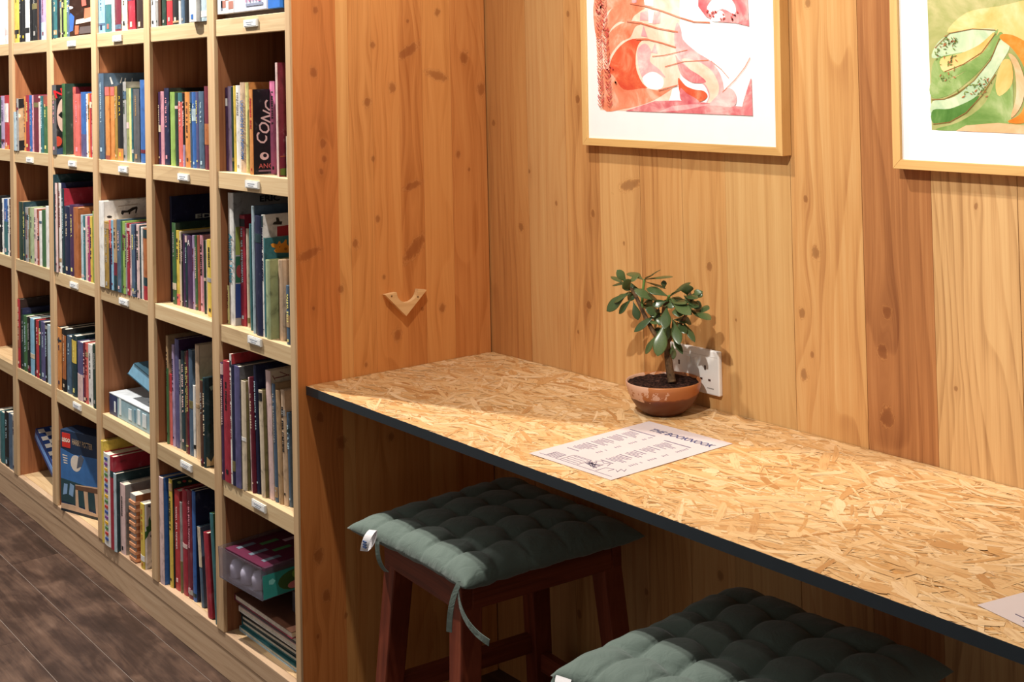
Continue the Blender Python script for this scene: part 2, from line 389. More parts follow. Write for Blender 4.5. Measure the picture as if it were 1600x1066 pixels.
# name labels on the lips
lab_frame = plain('label_holder', '#d9d6cf', 0.3, 0.03); lab_paper = plain('label_paper', '#f4f3f2', 0.6, 0.03); lab_ink = plain('label_ink', '#8d97a8', 0.7, 0.05)
LB = [(1, 3, 111, 68), (1, 2, 183, 60), (1, 0, 391, 36), (2, 4, 46, 250), (2, 3, 112.5, 256), (2, 2, 192, 265), (2, 1, 286, 277), (2, 0, 393.5, 288.5), (3, 3, 115, 446), (3, 2, 193, 472),
      (3, 0, 397.5, 533), (4, 3, 120, 635), (4, 1, 290.5, 728.5), (4, 0, 404, 791)]
for (r, c, u, v) in LB:
    p = ony(u, v, -0.003); x, z = p[0], p[2]
    lp = lips[(r, c)]
    mb = MB(); mb.box(x - .034, x + .034, -0.004, 0.0, z - .0085, z + .0085)
    mb.box(x - .030, x + .030, -0.0046, -0.0035, z - .0062, z + .0062, 1)
    for q in range(2):
        mb.box(x - .02 + q * .004, x + .016 - q * .006, -0.0049, -0.0045, z + .0010 - q * .0045, z + .0024 - q * .0045, 2)
    o = wpart('shelf_label', mb, [lab_frame, lab_paper, lab_ink], lp)
    o['label'] = 'small white name label'
# side panel of glued cedar staves
SK = [(493, 16, .007), (490, 113, .010), (505, 224, .009), (507, 249, .007), (502, 268, .006), (482, 398, .012, 0.35), (533, 452, .009), (555, 381, .009), (582, 70, .007), (574, 160, .010),
      (613, 137, .010), (583, 248, .006), (590, 342, .007), (600, 433, .005), (638, 80, .013, 0.5), (683, 118, .012, -0.3), (645, 290, .010, 0.3), (648, 388, .016, 0.75), (621, 524, .012), (691, 482, .009),
      (725, 90, .013), (752, 140, .013), (716, 241, .008), (733, 265, .004), (683, 20, .008), (572, 570, .005), (637, 33, .004), (490, 482, .004), (660, 483, .005),
      (500, 652, .010), (534, 692, .013), (611, 683, .009), (498, 869, .013), (510, 931, .011), (541, 962, .006), (497, 995, .005)]
staves = [(0.0, 0.108, '#96501f', '#b96c36', '#c67d45'), (0.108, 0.138, '#ad6b33', '#c98a50', '#d59a60'), (0.138, 0.198, '#a8642e', '#c58147', '#d29256'), (0.198, 0.269, '#a5602b', '#c37d43', '#cf8e53'),
          (0.269, 0.332, '#a05a28', '#be7840', '#cb8a50'), (0.332, 0.411, '#a86430', '#c58147', '#d19156'), (0.411, D - 0.004, '#a05a28', '#bc7640', '#ca884e')]
mb = MB(); mb.box(-TS, -0.012, 0.0, D - 0.004, 0.0, TOPZ + 0.03)
sp = wpart('side_panel', mb, pine_v, bc); sp['label'] = 'knotty orange cedar side panel'
for i, (y0, y1, d_, m_, l_) in enumerate(staves):
    mt = wood('cedar_stave', d_, m_, l_, 'Y', 'Z', knot_list(SK, 'x', y0, y1), seed=40 + 2.7 * i, fig=8, ringw=.38, rough=0.5, gain=1.2, sat=.98, knotc='#7a3a16')
    mb = MB(); mb.box(-0.013, -0.0002 * ((i * 5) % 3), y0 + 0.00015, y1 - 0.00015, 0.0, TOPZ + 0.03)
    wpart('stave', mb, mt, sp)
mb = MB(); mb.box(-TS, 0.0003, -0.0035, 0.0016, 0.0, TOPZ + 0.03); wpart('front_edge', mb, pine_v, sp, bevel=0.0008)

# ================================================================== DESK
desk = thing('wall_desk', 'long oriented strand board desk with black front edge along the wall', 'desk', (0.95, 0.27, DESK_Z - 0.0185))
osb_core = plain('strand_board_core', '#c08a4c', 0.7, 0.25, 60)
DX0, DX1, DY0, DY1 = 0.001, 2.40, 0.0195, D - 0.001
mb = MB(); mb.box(DX0, DX1, DY0 + 0.0012, DY1, DESK_Z - 0.0185, DESK_Z - 0.0011)
top = wpart('worktop', mb, osb_core, desk)
blk = plain('black_edge_band', '#262f36', 0.45, 0.06)
mb = MB(); mb.box(DX0, DX1, DY0, DY0 + 0.0013, DESK_Z - 0.0186, DESK_Z - 0.0003); wpart('edge_band', mb, blk, desk)
# strand flakes
def strand_material():
    t = NT('wood_strand', 0.5, 0.35)
    rnd = t.n('ShaderNodeNewGeometry').outputs['Random Per Island']
    uv = t.sep(t.coord('UV'))
    fi = t.noise(t.comb(t.ma('MULTIPLY', uv[0], 22.0), t.ma('MULTIPLY', uv[1], 420.0), t.ma('MULTIPLY', rnd, 90.0)), 1.0, 4.0, 0.6)
    sp_ = t.noise(t.comb(t.ma('MULTIPLY', uv[0], 40.0), t.ma('MULTIPLY', uv[1], 90.0), t.ma('MULTIPLY', rnd, 50.0)), 1.0, 3.0)
    base = t.ramp(rnd, [(0.0, lin('#b07c48')), (0.07, lin('#c69660')), (0.3, lin('#d3a873')), (0.6, lin('#dab380')), (0.86, lin('#e3c296')), (0.93, lin('#c9985f')), (1.0, lin('#bd8c58'))])
    f = t.ma('ADD', t.ma('MULTIPLY', fi, 0.7), t.ma('MULTIPLY', sp_, 0.3))
    c = t.mix(t.ramp(f, [(0.30, (.62, .62, .62, 1)), (0.50, (0, 0, 0, 1))]), base, lin('#98602e'))
    t.base(c); t.bump(f, 0.25, 0.001); return t.m
random.seed(11)
verts = []; faces = []; uvs = []
NST = 11500
for i in range(NST):
    big = random.random()
    frac = i / NST
    L = random.uniform(.05, .13) if big < .75 else random.uniform(.02, .05)
    if frac > .93 and big < .5: L = random.uniform(.06, .13)
    W = random.uniform(.006, .018) if big < .75 else random.uniform(.016, .032)
    if frac > .45 and random.random() < .6: W = random.uniform(.0018, .006); L = random.uniform(.02, .075)
    th = random.gauss(0, R(28)) if random.random() < .82 else random.uniform(0, math.pi)
    cx = random.uniform(DX0, DX1); cy = random.uniform(DY0, DY1)
    z = DESK_Z - 0.0010 + 0.0010 * frac
    tz = random.uniform(-.00012, .00012)
    ct, st = math.cos(th), math.sin(th)
    n = 4
    up_ = []; dn = []
    bend = random.gauss(0, .05) * L
    for q in range(n + 1):
        t_ = q / n
        taper = 1 - 0.55 * abs(2 * t_ - 1) ** 3 * random.uniform(.3, 1.6)
        mid = bend * (1 - (2 * t_ - 1) ** 2)
        ex = random.uniform(-.06, .06) * L if q in (0, n) else 0
        up_.append(((t_ - .5) * L + ex, mid + W * .5 * taper * random.uniform(.75, 1.1))); dn.append(((t_ - .5) * L - ex * .6, mid - W * .5 * taper * random.uniform(.75, 1.1)))
    poly = up_ + dn[::-1]
    b = len(verts); du = random.uniform(0, 50); dv_ = random.uniform(0, 50)
    ok = True
    for (px_, py_) in poly:
        X = min(max(cx + px_ * ct - py_ * st, DX0), DX1); Y = min(max(cy + px_ * st + py_ * ct, DY0 + .0003), DY1)
        verts.append((X, Y, z + tz * px_ / L)); uvs.append((px_ + du, py_ + dv_))
    m_ = len(poly)
    for q in range(n):
        faces.append((b + q, b + m_ - 1 - q, b + m_ - 2 - q, b + q + 1))
me = bpy.data.meshes.new('strand_layer'); me.from_pydata(verts, [], faces)
uvl = me.uv_layers.new(name='UVMap')
li = np.empty(len(me.loops), dtype=np.int32); me.loops.foreach_get('vertex_index', li)
uvl.data.foreach_set('uv', np.array(uvs, dtype=np.float32)[li].ravel())
me.materials.append(strand_material()); me.update()
st_o = link('strand_layer', me, desk, loc=-desk.location); st_o['kind'] = 'stuff'; st_o['label'] = 'pressed wood strands of the desk surface'
# ================================================================== BOOKS
PAL = {
 'white': ('#ebe8e4', 'white'), 'cream': ('#dcc9ac', 'cream'), 'beige': ('#cfae8c', 'beige'), 'tan': ('#b89468', 'tan'), 'grey': ('#a3a09d', 'grey'), 'dgrey': ('#5a5a5e', 'dark grey'),
 'black': ('#1b1b1e', 'black'), 'brown': ('#5d3a2a', 'brown'), 'dbrown': ('#34221d', 'dark brown'), 'rust': ('#a5503a', 'rust red'), 'maroon': ('#741f33', 'maroon'), 'crimson': ('#a81f36', 'crimson'),
 'red': ('#bf2b33', 'red'), 'coral': ('#e2665c', 'coral'), 'pink': ('#d995a4', 'pink'), 'hotpink': ('#e274a6', 'bright pink'), 'palepink': ('#e6c3bf', 'pale pink'), 'magenta': ('#b03a70', 'magenta'),
 'lilac': ('#b49cc4', 'lilac'), 'purple': ('#4a2b55', 'purple'), 'violet': ('#5a5686', 'violet'), 'navy': ('#1f2548', 'navy'), 'blue': ('#2f68b4', 'blue'), 'sky': ('#86bfe0', 'sky blue'),
 'slate': ('#4c6680', 'slate blue'), 'paleblue': ('#b4ccd8', 'pale blue'), 'teal': ('#2f7076', 'teal'), 'dteal': ('#1d3c44', 'dark teal'), 'green': ('#3d6b3c', 'green'), 'dgreen': ('#223f33', 'dark green'),
 'lime': ('#8fb34a', 'lime green'), 'palegreen': ('#a8b98a', 'pale green'), 'sage': ('#9aa06a', 'sage green'), 'olive': ('#7a7040', 'olive'), 'gold': ('#a8842c', 'gold'), 'yellow': ('#e3c22f', 'yellow'),
 'lemon': ('#e6dc86', 'pale yellow'), 'orange': ('#dc8a35', 'orange'), 'dorange': ('#b5652a', 'burnt orange'),
}
paper_m = plain('page_block', '#e3d8c4', 0.8, 0.12, 120)
ROWN = {1: 'top', 2: 'second', 3: 'third', 4: 'fourth', 5: 'bottom'}
COLN = {0: 'column beside the cedar panel', 1: 'second column from the panel', 2: 'third column from the panel', 3: 'fourth column from the panel', 4: 'fifth column from the panel', 5: 'far left column'}
ORD = ['first', 'second', 'third', 'fourth', 'fifth', 'sixth', 'seventh', 'eighth', 'ninth', 'tenth', 'eleventh', 'twelfth', 'thirteenth', 'fourteenth', 'fifteenth', 'sixteenth', 'seventeenth', 'eighteenth', 'nineteenth']
BOOKS = {}
brnd = random.Random(5)
def make_book(name, label, X, Y, Z, w_, h, dep, spine, cover, lean=0.0, group=None, hard=True, marks=True, bands=(), ink=None):
    bk = thing(name, label, 'book', (X, Y, Z), group, (0, R(lean), 0))
    t = min(0.0022 if hard else 0.0007, w_ * .2); ov = 0.003 if hard else 0.0004
    sm, cm = bm_(PAL[spine][0]), bm_(PAL[cover][0])
    mb = MB()
    mb.box(0, t, 0.0012, dep, 0, h, 1); mb.box(w_ - t, w_, 0.0012, dep, 0, h, 1)
    nseg = 4; bul = 0.0022 if hard and w_ > .008 else 0.0006       # gently rounded spine
    pts = [(w_ * q / nseg, -bul * math.sin(math.pi * q / nseg)) for q in range(nseg + 1)]
    poly = [(x, y, 0.0) for x, y in pts] + [(w_, 0.0015, 0.0), (0, 0.0015, 0.0)]
    mb.prism(poly, (0, 0, h), 0)
    mats = [sm, cm]
    link('cover', mb.mesh('cover', mats), bk)
    mb = MB(); mb.box(t, w_ - t, 0.0016, dep - ov, ov, h - ov); link('pages', mb.mesh('pages', paper_m), bk)
    yb = -bul - 0.0004
    if not bands and marks and w_ > .006 and brnd.random() < .5:
        rel = brnd.choice([k_ for k_ in ('cream', 'white', 'grey', 'dteal', 'maroon', 'slate', 'tan', 'black', 'palepink', 'olive') if k_ != spine]); f0 = brnd.choice((.04, .12, .45, .78, .9))
        bands = [(f0, f0 + brnd.uniform(.03, .10), rel)]
    if bands:
        for i, (f0, f1, bc_) in enumerate(bands):
            mb = MB(); pol = [(x * 1.0, y - 0.0005, h * f0) for x, y in pts] + [(w_, 0.0, h * f0), (0, 0.0, h * f0)]
            mb.prism(pol, (0, 0, h * (f1 - f0))); link('spine_band', mb.mesh('spine_band', bm_(PAL[bc_][0])), bk)
    if marks and w_ > 0.007 and brnd.random() < .72:
        lum = sum(lin(PAL[spine][0])[:3]) / 3
        ik = ink or (brnd.choice(['cream', 'grey', 'palepink', 'lemon', 'paleblue']) if lum < .25 else brnd.choice(['navy', 'black', 'maroon', 'dgreen']))
        mb = MB(); z = h * brnd.uniform(.82, .92); zend = h * brnd.uniform(.35, .65)
        cw = min(w_ * brnd.uniform(.24, .4), .007); x0 = w_ * .5 - cw * .5
        while z > zend:
            q = brnd.uniform(.0018, .0042)
            mb.box(x0, x0 + cw, yb - .0001, yb + .0012, z - q, z)
            if brnd.random() < .5: mb.box(x0, x0 + cw * .35, yb - .0001, yb + .0012, z - q - .002, z)
            z -= q + brnd.uniform(.0014, .003) + (.006 if brnd.random() < .18 else 0)
        z = h * brnd.uniform(.04, .09); mb.box(w_ * .36, w_ * .64, yb - .0001, yb + .0012, z, z + w_ * .28)
        link('title', mb.mesh('title', pm(PAL[ik][0])), bk)['kind'] = 'stuff'
    return bk
def cell(r, c, items):
    """items: (u_left_at_foot, v_top, width_px, spine colour, Y set-back or pixel row of its foot, options)"""
    z = ZS[r]
    xr = (-TS if c == 0 else dividerX(c)[0]) - 0.0015; xl = dividerX(c + 1)[1] + 0.0015
    prev = xl; out = []; plean = 0.0
    n = len(items)
    for i, it in enumerate(items):
        u, vt, wpx, spine, yy = it[:5]; kw = dict(it[5]) if len(it) > 5 else {}
        if yy > 1.0:
            p = onz(u, yy, z); Y = min(max(p[1], 0.004), 0.16)
            # image row of this shelf foot at that set-back
            v = yy
        else:
            Y = yy; v = 250
        Xg = prev
        for _ in range(3):
            v = pj(Xg, Y, z)[1]; Xg = ony(u, v, Y)[0]
        X = Xg
        def width(Yq): return min(max(ony(u + wpx, v, Yq)[0] - ony(u, v, Yq)[0], 0.004), 0.05)
        lean = kw.get('lean', 0.0)
        if X < prev:                                  # slide it forward until it clears its neighbour
            X = prev; Y = max(onx(u, v, X)[1], -0.002 if r < 5 else -.006)
        w_ = width(Y)
        if X + w_ > xr:
            X = max(prev, xr - w_); Y = min(max(onx(u, v, X)[1], -0.002), .16); w_ = min(w_, xr - X)
        if w_ < 0.003:
            print('dropped', r, c, i, spine); continue
        zz = z + .2
        for _ in range(4):
            up = pj(X, Y, zz)[0]; zz = ony(up, vt, Y)[2]
        h = min(max(zz - z, 0.09), 0.312)
        if 'h' in kw: h = kw['h']
        dep = kw.get('dep', min(h * .78, .235, DEPTH - 0.004 - Y))
        dep = min(dep, DEPTH - 0.004 - Y)
        if lean < plean: X = min(max(X, prev + h * math.sin(R(plean - lean)) * .9), xr - w_)
        plean = lean
        out.append((X, Y, w_, h, dep, spine, kw, lean)); prev = X + w_ + 0.0004
    for i, (X, Y, w_, h, dep, spine, kw, lean) in enumerate(out):
        cover = kw.get('cov', spine); size = 'tall ' if h > .265 else ('short ' if h < .17 else '')
        thin = 'thin ' if w_ < .009 else ('thick ' if w_ > .03 else '')
        cw = '' if cover == spine else ''
        lb = f"{size}{thin}{kw.get('desc', PAL[spine][1])} book, {ORD[i]} from left, {ROWN[r]} shelf, {COLN[c]}"
        bk = make_book('book', lb, X, Y, z + 0.0003, w_, h, dep, spine, cover, lean, 'books standing in the bookcase cubbies', kw.get('hard', w_ > .009), kw.get('marks', True), kw.get('bands', ()), kw.get('ink'))
        if lean > 0: bk.location.z += w_ * math.sin(R(lean)) + .0003
        BOOKS[(r, c, i)] = (bk, w_, h, dep)
        if 'key' in kw: BOOKS[kw['key']] = (bk, w_, h, dep)

T = -45
cell(1, 5, [(-12, T, 4, 'green', .02), (-6, T, 4, 'navy', .02), (-1, T, 3, 'white', .01), (8, T, 4.5, 'white', .004, dict(cov='white'))])
cell(1, 4, [(23, T, 7, 'yellow', .004, dict(ink='black')), (30.5, T, 4, 'black', .01), (35, T, 4.5, 'black', .01, dict(ink='yellow')), (40, T, 6.5, 'white', .006, dict(ink='slate')), (47, T, 3, 'black', .02), (51, T, 7.5, 'black', .02),
            (59, T, 2, 'brown', .02), (61.5, T, 3, 'navy', .02), (65, T, 6.5, 'lilac', .008, dict(bands=[(0, .25, 'paleblue'), (.62, .8, 'teal')]))])
cell(1, 3, [(81, T, 2.5, 'dteal', .01), (84, T, 5, 'teal', .012, dict(bands=[(.05, .12, 'tan')])), (90, T, 4, 'black', .014), (94.5, T, 2.5, 'sage', .014), (97, T, 2.5, 'black', .014), (99.5, T, 4.5, 'lime', .012), (105, T, 3.5, 'slate', .01, dict(cov='dbrown', key='chef', dep=.26))])
cell(1, 2, [(154.5, T, 10, 'sky', .008, dict(ink='navy')), (165.5, T, 9, 'teal', .012, dict(ink='coral')), (175, T, 4.5, 'white', .012), (180.5, T, 9, 'maroon', .015, dict(ink='cream')), (190.5, T, 9, 'cream', .015), (201, T, 11.5, 'crimson', .018, dict(bands=[(.5, 1, 'violet')])), (214, T, 10, 'dbrown', .012, dict(ink='cream'))])
cell(1, 1, [(236.5, T, 7, 'white', .008), (244.5, T, 3, 'grey', .012), (248, T, 4, 'brown', .014), (253.5, T, 6.5, 'dgreen', .014), (261, T, 9, 'red', .014), (270.5, T, 9, 'black', .016), (280, T, 3, 'white', .014), (283.5, T, 5.5, 'slate', .012), (289.5, T, 5.5, 'black', .016),
            (296, T, 11, 'white', -.012, dict(ink='blue', cov='white')), (312, T, 11, 'paleblue', -.008, dict(bands=[(.08, .2, 'white')]))])
cell(2, 5, [(-10, 152, 3, 'teal', .02), (-6, 150, 4, 'crimson', .02), (-1, 152, 3, 'dgreen', .012), (2.5, 150, 5, 'lilac', .012), (8, 149, 6, 'red', .008, dict(bands=[(.5, .85, 'white'), (0, .08, 'orange')]))])
cell(2, 4, [(21, 175, 4.5, 'paleblue', .002, dict(marks=False)), (24, 154, 3, 'grey', .03, dict(cov='tan', key='fox')), (38.5, 151, 2.5, 'orange', .008), (41, 149, 5, 'crimson', .008), (46.5, 149, 4.5, 'blue', .008), (51.3, 149, 1.8, 'pink', .008), (53.5, 148, 7.2, 'maroon', .006), (61.2, 150, 2.6, 'palepink', .008), (64, 150, 3.6, 'teal', .008), (69, 150, 6, 'green', .008, dict(bands=[(.82, 1, 'rust')])), (75.5, 150, 2.5, 'cream', .008)])
cell(2, 3, [(77, 133, 6, 'dgrey', .002, dict(cov='black', key='nbook', ink='pink')), (98, 131, 4.5, 'green', .022, dict(cov='dgreen', ink='palegreen')), (115, 136, 4, 'coral', .05, dict(cov='maroon', marks=False)), (117, 147, 8, 'coral', .012, dict(ink='pink')), (127.5, 144, 8, 'blue', .014, dict(bands=[(0, .35, 'violet')])), (136, 147, 2.6, 'white', .014), (138.8, 146, 2.5, 'orange', .012), (141.4, 147, 2.8, 'red', .012), (144.5, 148, 2, 'grey', .012)])
cell(2, 2, [(155.5, 115, 8, 'slate', .002, dict(cov='slate', dep=.25, key='sky')), (165.5, 136, 6.5, 'orange', .012, dict(bands=[(.88, 1, 'coral'), (0, .06, 'rust')], marks=False, desc='pencil patterned')), (174, 136, 6, 'orange', .012, dict(bands=[(.88, 1, 'coral')], marks=False)), (180.5, 135, 4, 'gold', .014), (185, 133, 8, 'black', .014, dict(ink='yellow', bands=[(0, .16, 'orange')])), (193.5, 128, 5, 'grey', .03), (199, 138, 3.5, 'sage', .012), (202.8, 138, 3.6, 'lemon', .012, dict(marks=False)), (206.5, 138, 2.5, 'teal', .012), (209.5, 139, 9.5, 'dgrey', .010, dict(ink='tan')), (220.5, 125, 7.5, 'blue', .010), (229, 160, 2.5, 'yellow', .01)])
cell(2, 1, [(248.5, 144, 3.5, 'purple', .03), (252.5, 143, 5, 'pink', .022, dict(marks=False)), (258, 138, 7.5, 'navy', .022, dict(cov='black', ink='pink')), (267.5, 144, 7, 'lime', .018, dict(ink='dgreen')), (275, 145, 4.5, 'dgreen', .016), (280, 145, 6.5, 'coral', .014, dict(bands=[(.88, 1, 'teal')], ink='palepink')), (287, 146, 3, 'black', .016, dict(bands=[(0, .3, 'lilac')])), (290.5, 144, 7.5, 'orange', .014, dict(ink='brown')), (298.5, 144, 2.5, 'slate', .014), (301.3, 144, 6, 'blue', .014, dict(bands=[(.62, .78, 'paleblue')])), (307.5, 144, 4, 'violet', .014), (312, 143, 8, 'slate', .014, dict(ink='paleblue')), (321, 135, 9, 'maroon', .008, dict(bands=[(.3, .55, 'dorange')], ink='pink'))])
cell(2, 0, [(354, 137, 3, 'purple', .055), (357.5, 135, 5.5, 'lilac', .05, dict(marks=False)), (363.3, 136, 3, 'dgreen', .046), (366.5, 134, 3.8, 'yellow', .040), (370.5, 133.5, 6.5, 'white', .036, dict(ink='grey')), (377.2, 129, 7.5, 'beige', .030, dict(marks=False, key='uni')), (385.5, 129, 4.5, 'lemon', .022, dict(cov='orange', dep=.22)), (391, 140, 5, 'orange', .004, dict(cov='black', key='conc', hard=False, ink='red')), (423.5, 127, 8, 'hotpink', .05, dict(cov='hotpink', hard=False)), (433, 98, 2.6, 'palepink', .012, dict(cov='maroon', key='tallred', marks=False, dep=.24)), (448, 235, 4, 'cream', .02, dict(marks=False))])
cell(3, 5, [(-8, 312, 4, 'maroon', .02), (-3, 306, 5, 'black', .012), (4, 310, 2.5, 'white', .008), (7, 311, 6, 'blue', .006, dict(bands=[(0, .6, 'teal')])), (13, 311, 2.4, 'white', .006), (15.4, 311, 3, 'brown', .004)])
cell(3, 4, [(30.5, 315, 5.5, 'dgreen', 407, dict(cov='tan', marks=False)), (37, 316, 3, 'dteal', 408), (40.3, 324, 5, 'grey', 409), (45.5, 325, 2, 'olive', 409.5), (47.7, 324, 4.8, 'palegreen', 410), (54, 326, 4.5, 'palepink', 412.5), (58.7, 327, 3, 'rust', 413), (62, 330, 4, 'white', 414), (66.3, 328, 5.5, 'green', 414.5, dict(marks=False)), (72.5, 322, 4.6, 'white', 416, dict(marks=False))])
cell(3, 3, [(84.5, 273, 2.6, 'dteal', 424, dict(cov='dteal', marks=False, dep=.26)), (87.3, 286, 3.2, 'palepink', 428, dict(cov='brown')), (93.3, 286, 3.6, 'white', 430, dict(cov='navy')), (98.2, 295, 3, 'dteal', 430.5, dict(cov='crimson')), (102, 322, 7, 'navy', 431.5, dict(cov='slate')), (110, 320, 6.5, 'purple', 432.5, dict(cov='purple')), (116, 324, 7.5, 'dorange', 433.5, dict(cov='dorange', marks=False)), (127.5, 336, 3.5, 'paleblue', 438), (131.2, 337, 3.2, 'teal', 438.5), (134.6, 338, 3, 'palepink', 439), (138, 338, 3.6, 'magenta', 440), (142, 338, 3.2, 'yellow', 441), (146.2, 330, 3.6, 'lime', 443.5, dict(marks=False))])
cell(3, 2, [(152.5, 314, 7.5, 'white', 448, dict(cov='white', key='dog', marks=False, dep=.26)), (162, 346, 7.5, 'gold', 450.5), (171, 344, 3, 'coral', 451, dict(bands=[(0, .6, 'navy')])), (174.3, 344, 3.7, 'sky', 452), (178.3, 343, 5, 'tan', 452.5, dict(bands=[(0, .22, 'dteal'), (.22, .4, 'maroon')])), (184, 343, 6, 'slate', 453.5, dict(ink='palepink')), (190.2, 346, 2.4, 'green', 454), (192.8, 346, 4, 'lime', 454.5), (197.2, 349, 2, 'grey', 455), (199.4, 349, 4.6, 'crimson', 456), (204.3, 351, 2, 'palepink', 456.5), (206.5, 350, 5.5, 'slate', 457), (212.2, 352, 2, 'navy', 458), (214.5, 351, 4.8, 'palepink', 459), (219.6, 353, 2, 'dteal', 460), (222, 355, 2.4, 'white', 462), (225, 358, 6.5, 'dorange', 464, dict(bands=[(0, .2, 'red'), (.2, .32, 'dteal'), (.88, 1, 'dteal')], marks=False, desc='pencil striped'))])
cell(3, 1, [(267.5, 307, 2.8, 'navy', 470, dict(cov='navy', key='edi', marks=False, dep=.27)), (270.5, 348, 5.5, 'green', 474.5, dict(cov='dgreen', bands=[(.18, .26, 'cream')])), (277, 360, 4.8, 'yellow', 475.5, dict(bands=[(0, .15, 'coral')])), (282, 362, 2.8, 'cream', 476.5), (285.2, 366, 2.2, 'black', 478), (287.6, 366, 3, 'purple', 478.5), (291, 367, 2.8, 'dteal', 479.5), (294.2, 368, 7.5, 'purple', 481, dict(key='abook', marks=False)), (302.5, 368, 2.8, 'lilac', 481.5), (306, 368, 3.2, 'green', 482), (310, 368, 3.6, 'rust', 482.5), (314.3, 368, 5, 'pink', 484.5), (319.8, 376, 3.2, 'dgreen', 490), (323.4, 375, 1.4, 'cream', 491), (325.2, 374, 8, 'yellow', 494, dict(ink='black'))])
cell(3, 0, [(356, 452, 2.8, 'lemon', 500), (359.5, 299.5, 8, 'white', 507, dict(cov='grey', key='animal', marks=False, dep=.25, hard=True)), (377, 336, 8, 'crimson', 508, dict(cov='crimson', desc='red starry')), (387, 357, 4.2, 'cream', 510), (392, 350, 4, 'teal', 516, dict(ink='yellow')), (396.3, 322, 3.5, 'paleblue', 521, dict(cov='slate', dep=.24, marks=False)), (401, 337, 9.5, 'navy', 523.5, dict(cov='navy', ink='coral')), (411.5, 336, 2.4, 'white', 521, dict(cov='white', key='blocks')), (414, 372, 2.6, 'teal', 519, dict(cov='teal', key='giraffe', marks=False)), (417, 406, 6, 'palegreen', 530.5, dict(cov='sage', desc='sage green', marks=False)), (437, 406, 6, 'beige', 531.5, dict(cov='beige')), (448.5, 446, 6, 'slate', 538, dict(bands=[(.3, .5, 'tan')]))])
cell(4, 4, [(28.5, 467, 3.5, 'red', 577, dict(cov='dbrown', bands=[(.3, .6, 'rust')])), (33, 482, 2.4, 'black', 580, dict(cov='navy')), (35.6, 492, 2.2, 'dgreen', 582), (38, 493, 5, 'green', 583.5), (43.4, 495, 4.6, 'black', 585.5), (48.3, 497, 6.5, 'sky', 589, dict(bands=[(.3, .38, 'cream')], marks=False)), (55, 499, 2, 'black', 591), (57, 500, 4.5, 'red', 592), (61.8, 501, 3, 'dteal', 594), (65, 502, 6.5, 'violet', 597), (71.6, 504, 3.2, 'black', 600), (75, 507, 5, 'paleblue', 604, dict(marks=False))])
cell(4, 3, [(90.3, 511, 6, 'orange', 608, dict(lean=1.5, cov='black')), (98, 513, 5.5, 'black', 610.5, dict(bands=[(.2, .9, 'dorange')], cov='black', lean=1.5)), (105, 524, 6.5, 'slate', 613.5, dict(lean=1.2)), (113, 523, 7, 'dteal', 618, dict(bands=[(.55, .92, 'yellow')], lean=1.0)), (122, 533, 8, 'violet', 625, dict(bands=[(0, .45, 'palepink')], lean=.6)), (131, 535, 3, 'maroon', 627), (134.3, 536, 4.2, 'coral', 628), (139, 537, 6.5, 'white', 632, dict(ink='black')), (146, 538, 6, 'dgreen', 637)])
cell(4, 1, [(261.5, 524, 3.6, 'tan', 692.5, dict(bands=[(0, .7, 'green')])), (266.5, 584, 3.8, 'red', 694, dict(bands=[(0, .75, 'coral')], marks=False)), (270.5, 538, 4, 'lilac', 695), (275.5, 529, 6, 'violet', 698, dict(cov='purple', marks=False)), (282, 562, 2.4, 'grey', 698.5), (285, 548, 5.5, 'dteal', 702), (291, 550, 2.2, 'brown', 708), (293.6, 548, 3, 'maroon', 709), (297, 546, 5.8, 'slate', 710.5), (303.2, 602, 3.4, 'white', 711.5), (307.5, 538, 6, 'beige', 714, dict(cov='cream')), (314, 594, 4.5, 'brown', 728, dict(cov='green')), (319, 590, 3.2, 'dteal', 728.5, dict(cov='dteal', key='tealcover'))])
cell(4, 0, [(346, 566, 4, 'purple', 750), (350.5, 563, 10, 'crimson', 755, dict(cov='red', ink='black')), (361.2, 553, 2.2, 'white', 752, dict(cov='red', dep=.26)), (363.8, 570, 4.5, 'navy', 757), (368.8, 571, 8, 'violet', 759, dict(cov='dgrey', marks=False)), (379, 594, 7, 'cream', 761.5, dict(cov='olive')), (391, 590, 3.2, 'palepink', 763, dict(lean=-1.8)), (395, 590, 3, 'maroon', 764, dict(lean=-1.8)), (402, 572, 4, 'navy', 768, dict(cov='navy', lean=-1.8)), (409, 610, 5.5, 'cream', 776, dict(cov='olive', lean=-1.8)), (421, 579, 7.5, 'palepink', 778.5, dict(cov='cream', lean=-1.8, key='sprig')), (430.5, 600, 4.5, 'slate', 783.5, dict(cov='tan', lean=-1.8)), (436, 610, 6, 'tan', 784, dict(lean=-1.8)), (444, 610, 6, 'beige', 784.5, dict(cov='beige', lean=-1.8)), (452.5, 645, 4, 'slate', 786, dict(lean=-1.8))])
cell(5, 5, [(-8, 640, 5, 'grey', 718), (1, 642, 7, 'teal', 728, dict(marks=False)), (8, 642, 6, 'black', 731), (14.5, 645, 5, 'slate', 734), (20, 648, 4.5, 'grey', 738)])
cell(5, 2, [(153.5, 688, 3.6, 'yellow', 848, dict(cov='yellow', marks=False, dep=.25)), (157.6, 706, 11, 'white', 854, dict(cov='red', key='dots', marks=False)), (170, 712, 5, 'crimson', 857, dict(cov='crimson', dep=.25)), (177.5, 739, 4, 'paleblue', 861, dict(cov='dteal', marks=False)), (189, 754, 7.5, 'palepink', 867, dict(cov='grey')), (205, 770, 8, 'grey', 892, dict(cov='dorange', key='comb', marks=False, hard=False)), (220.5, 785, 6, 'yellow', 895.5, dict(cov='white', key='plantbook', ink='dorange'))])
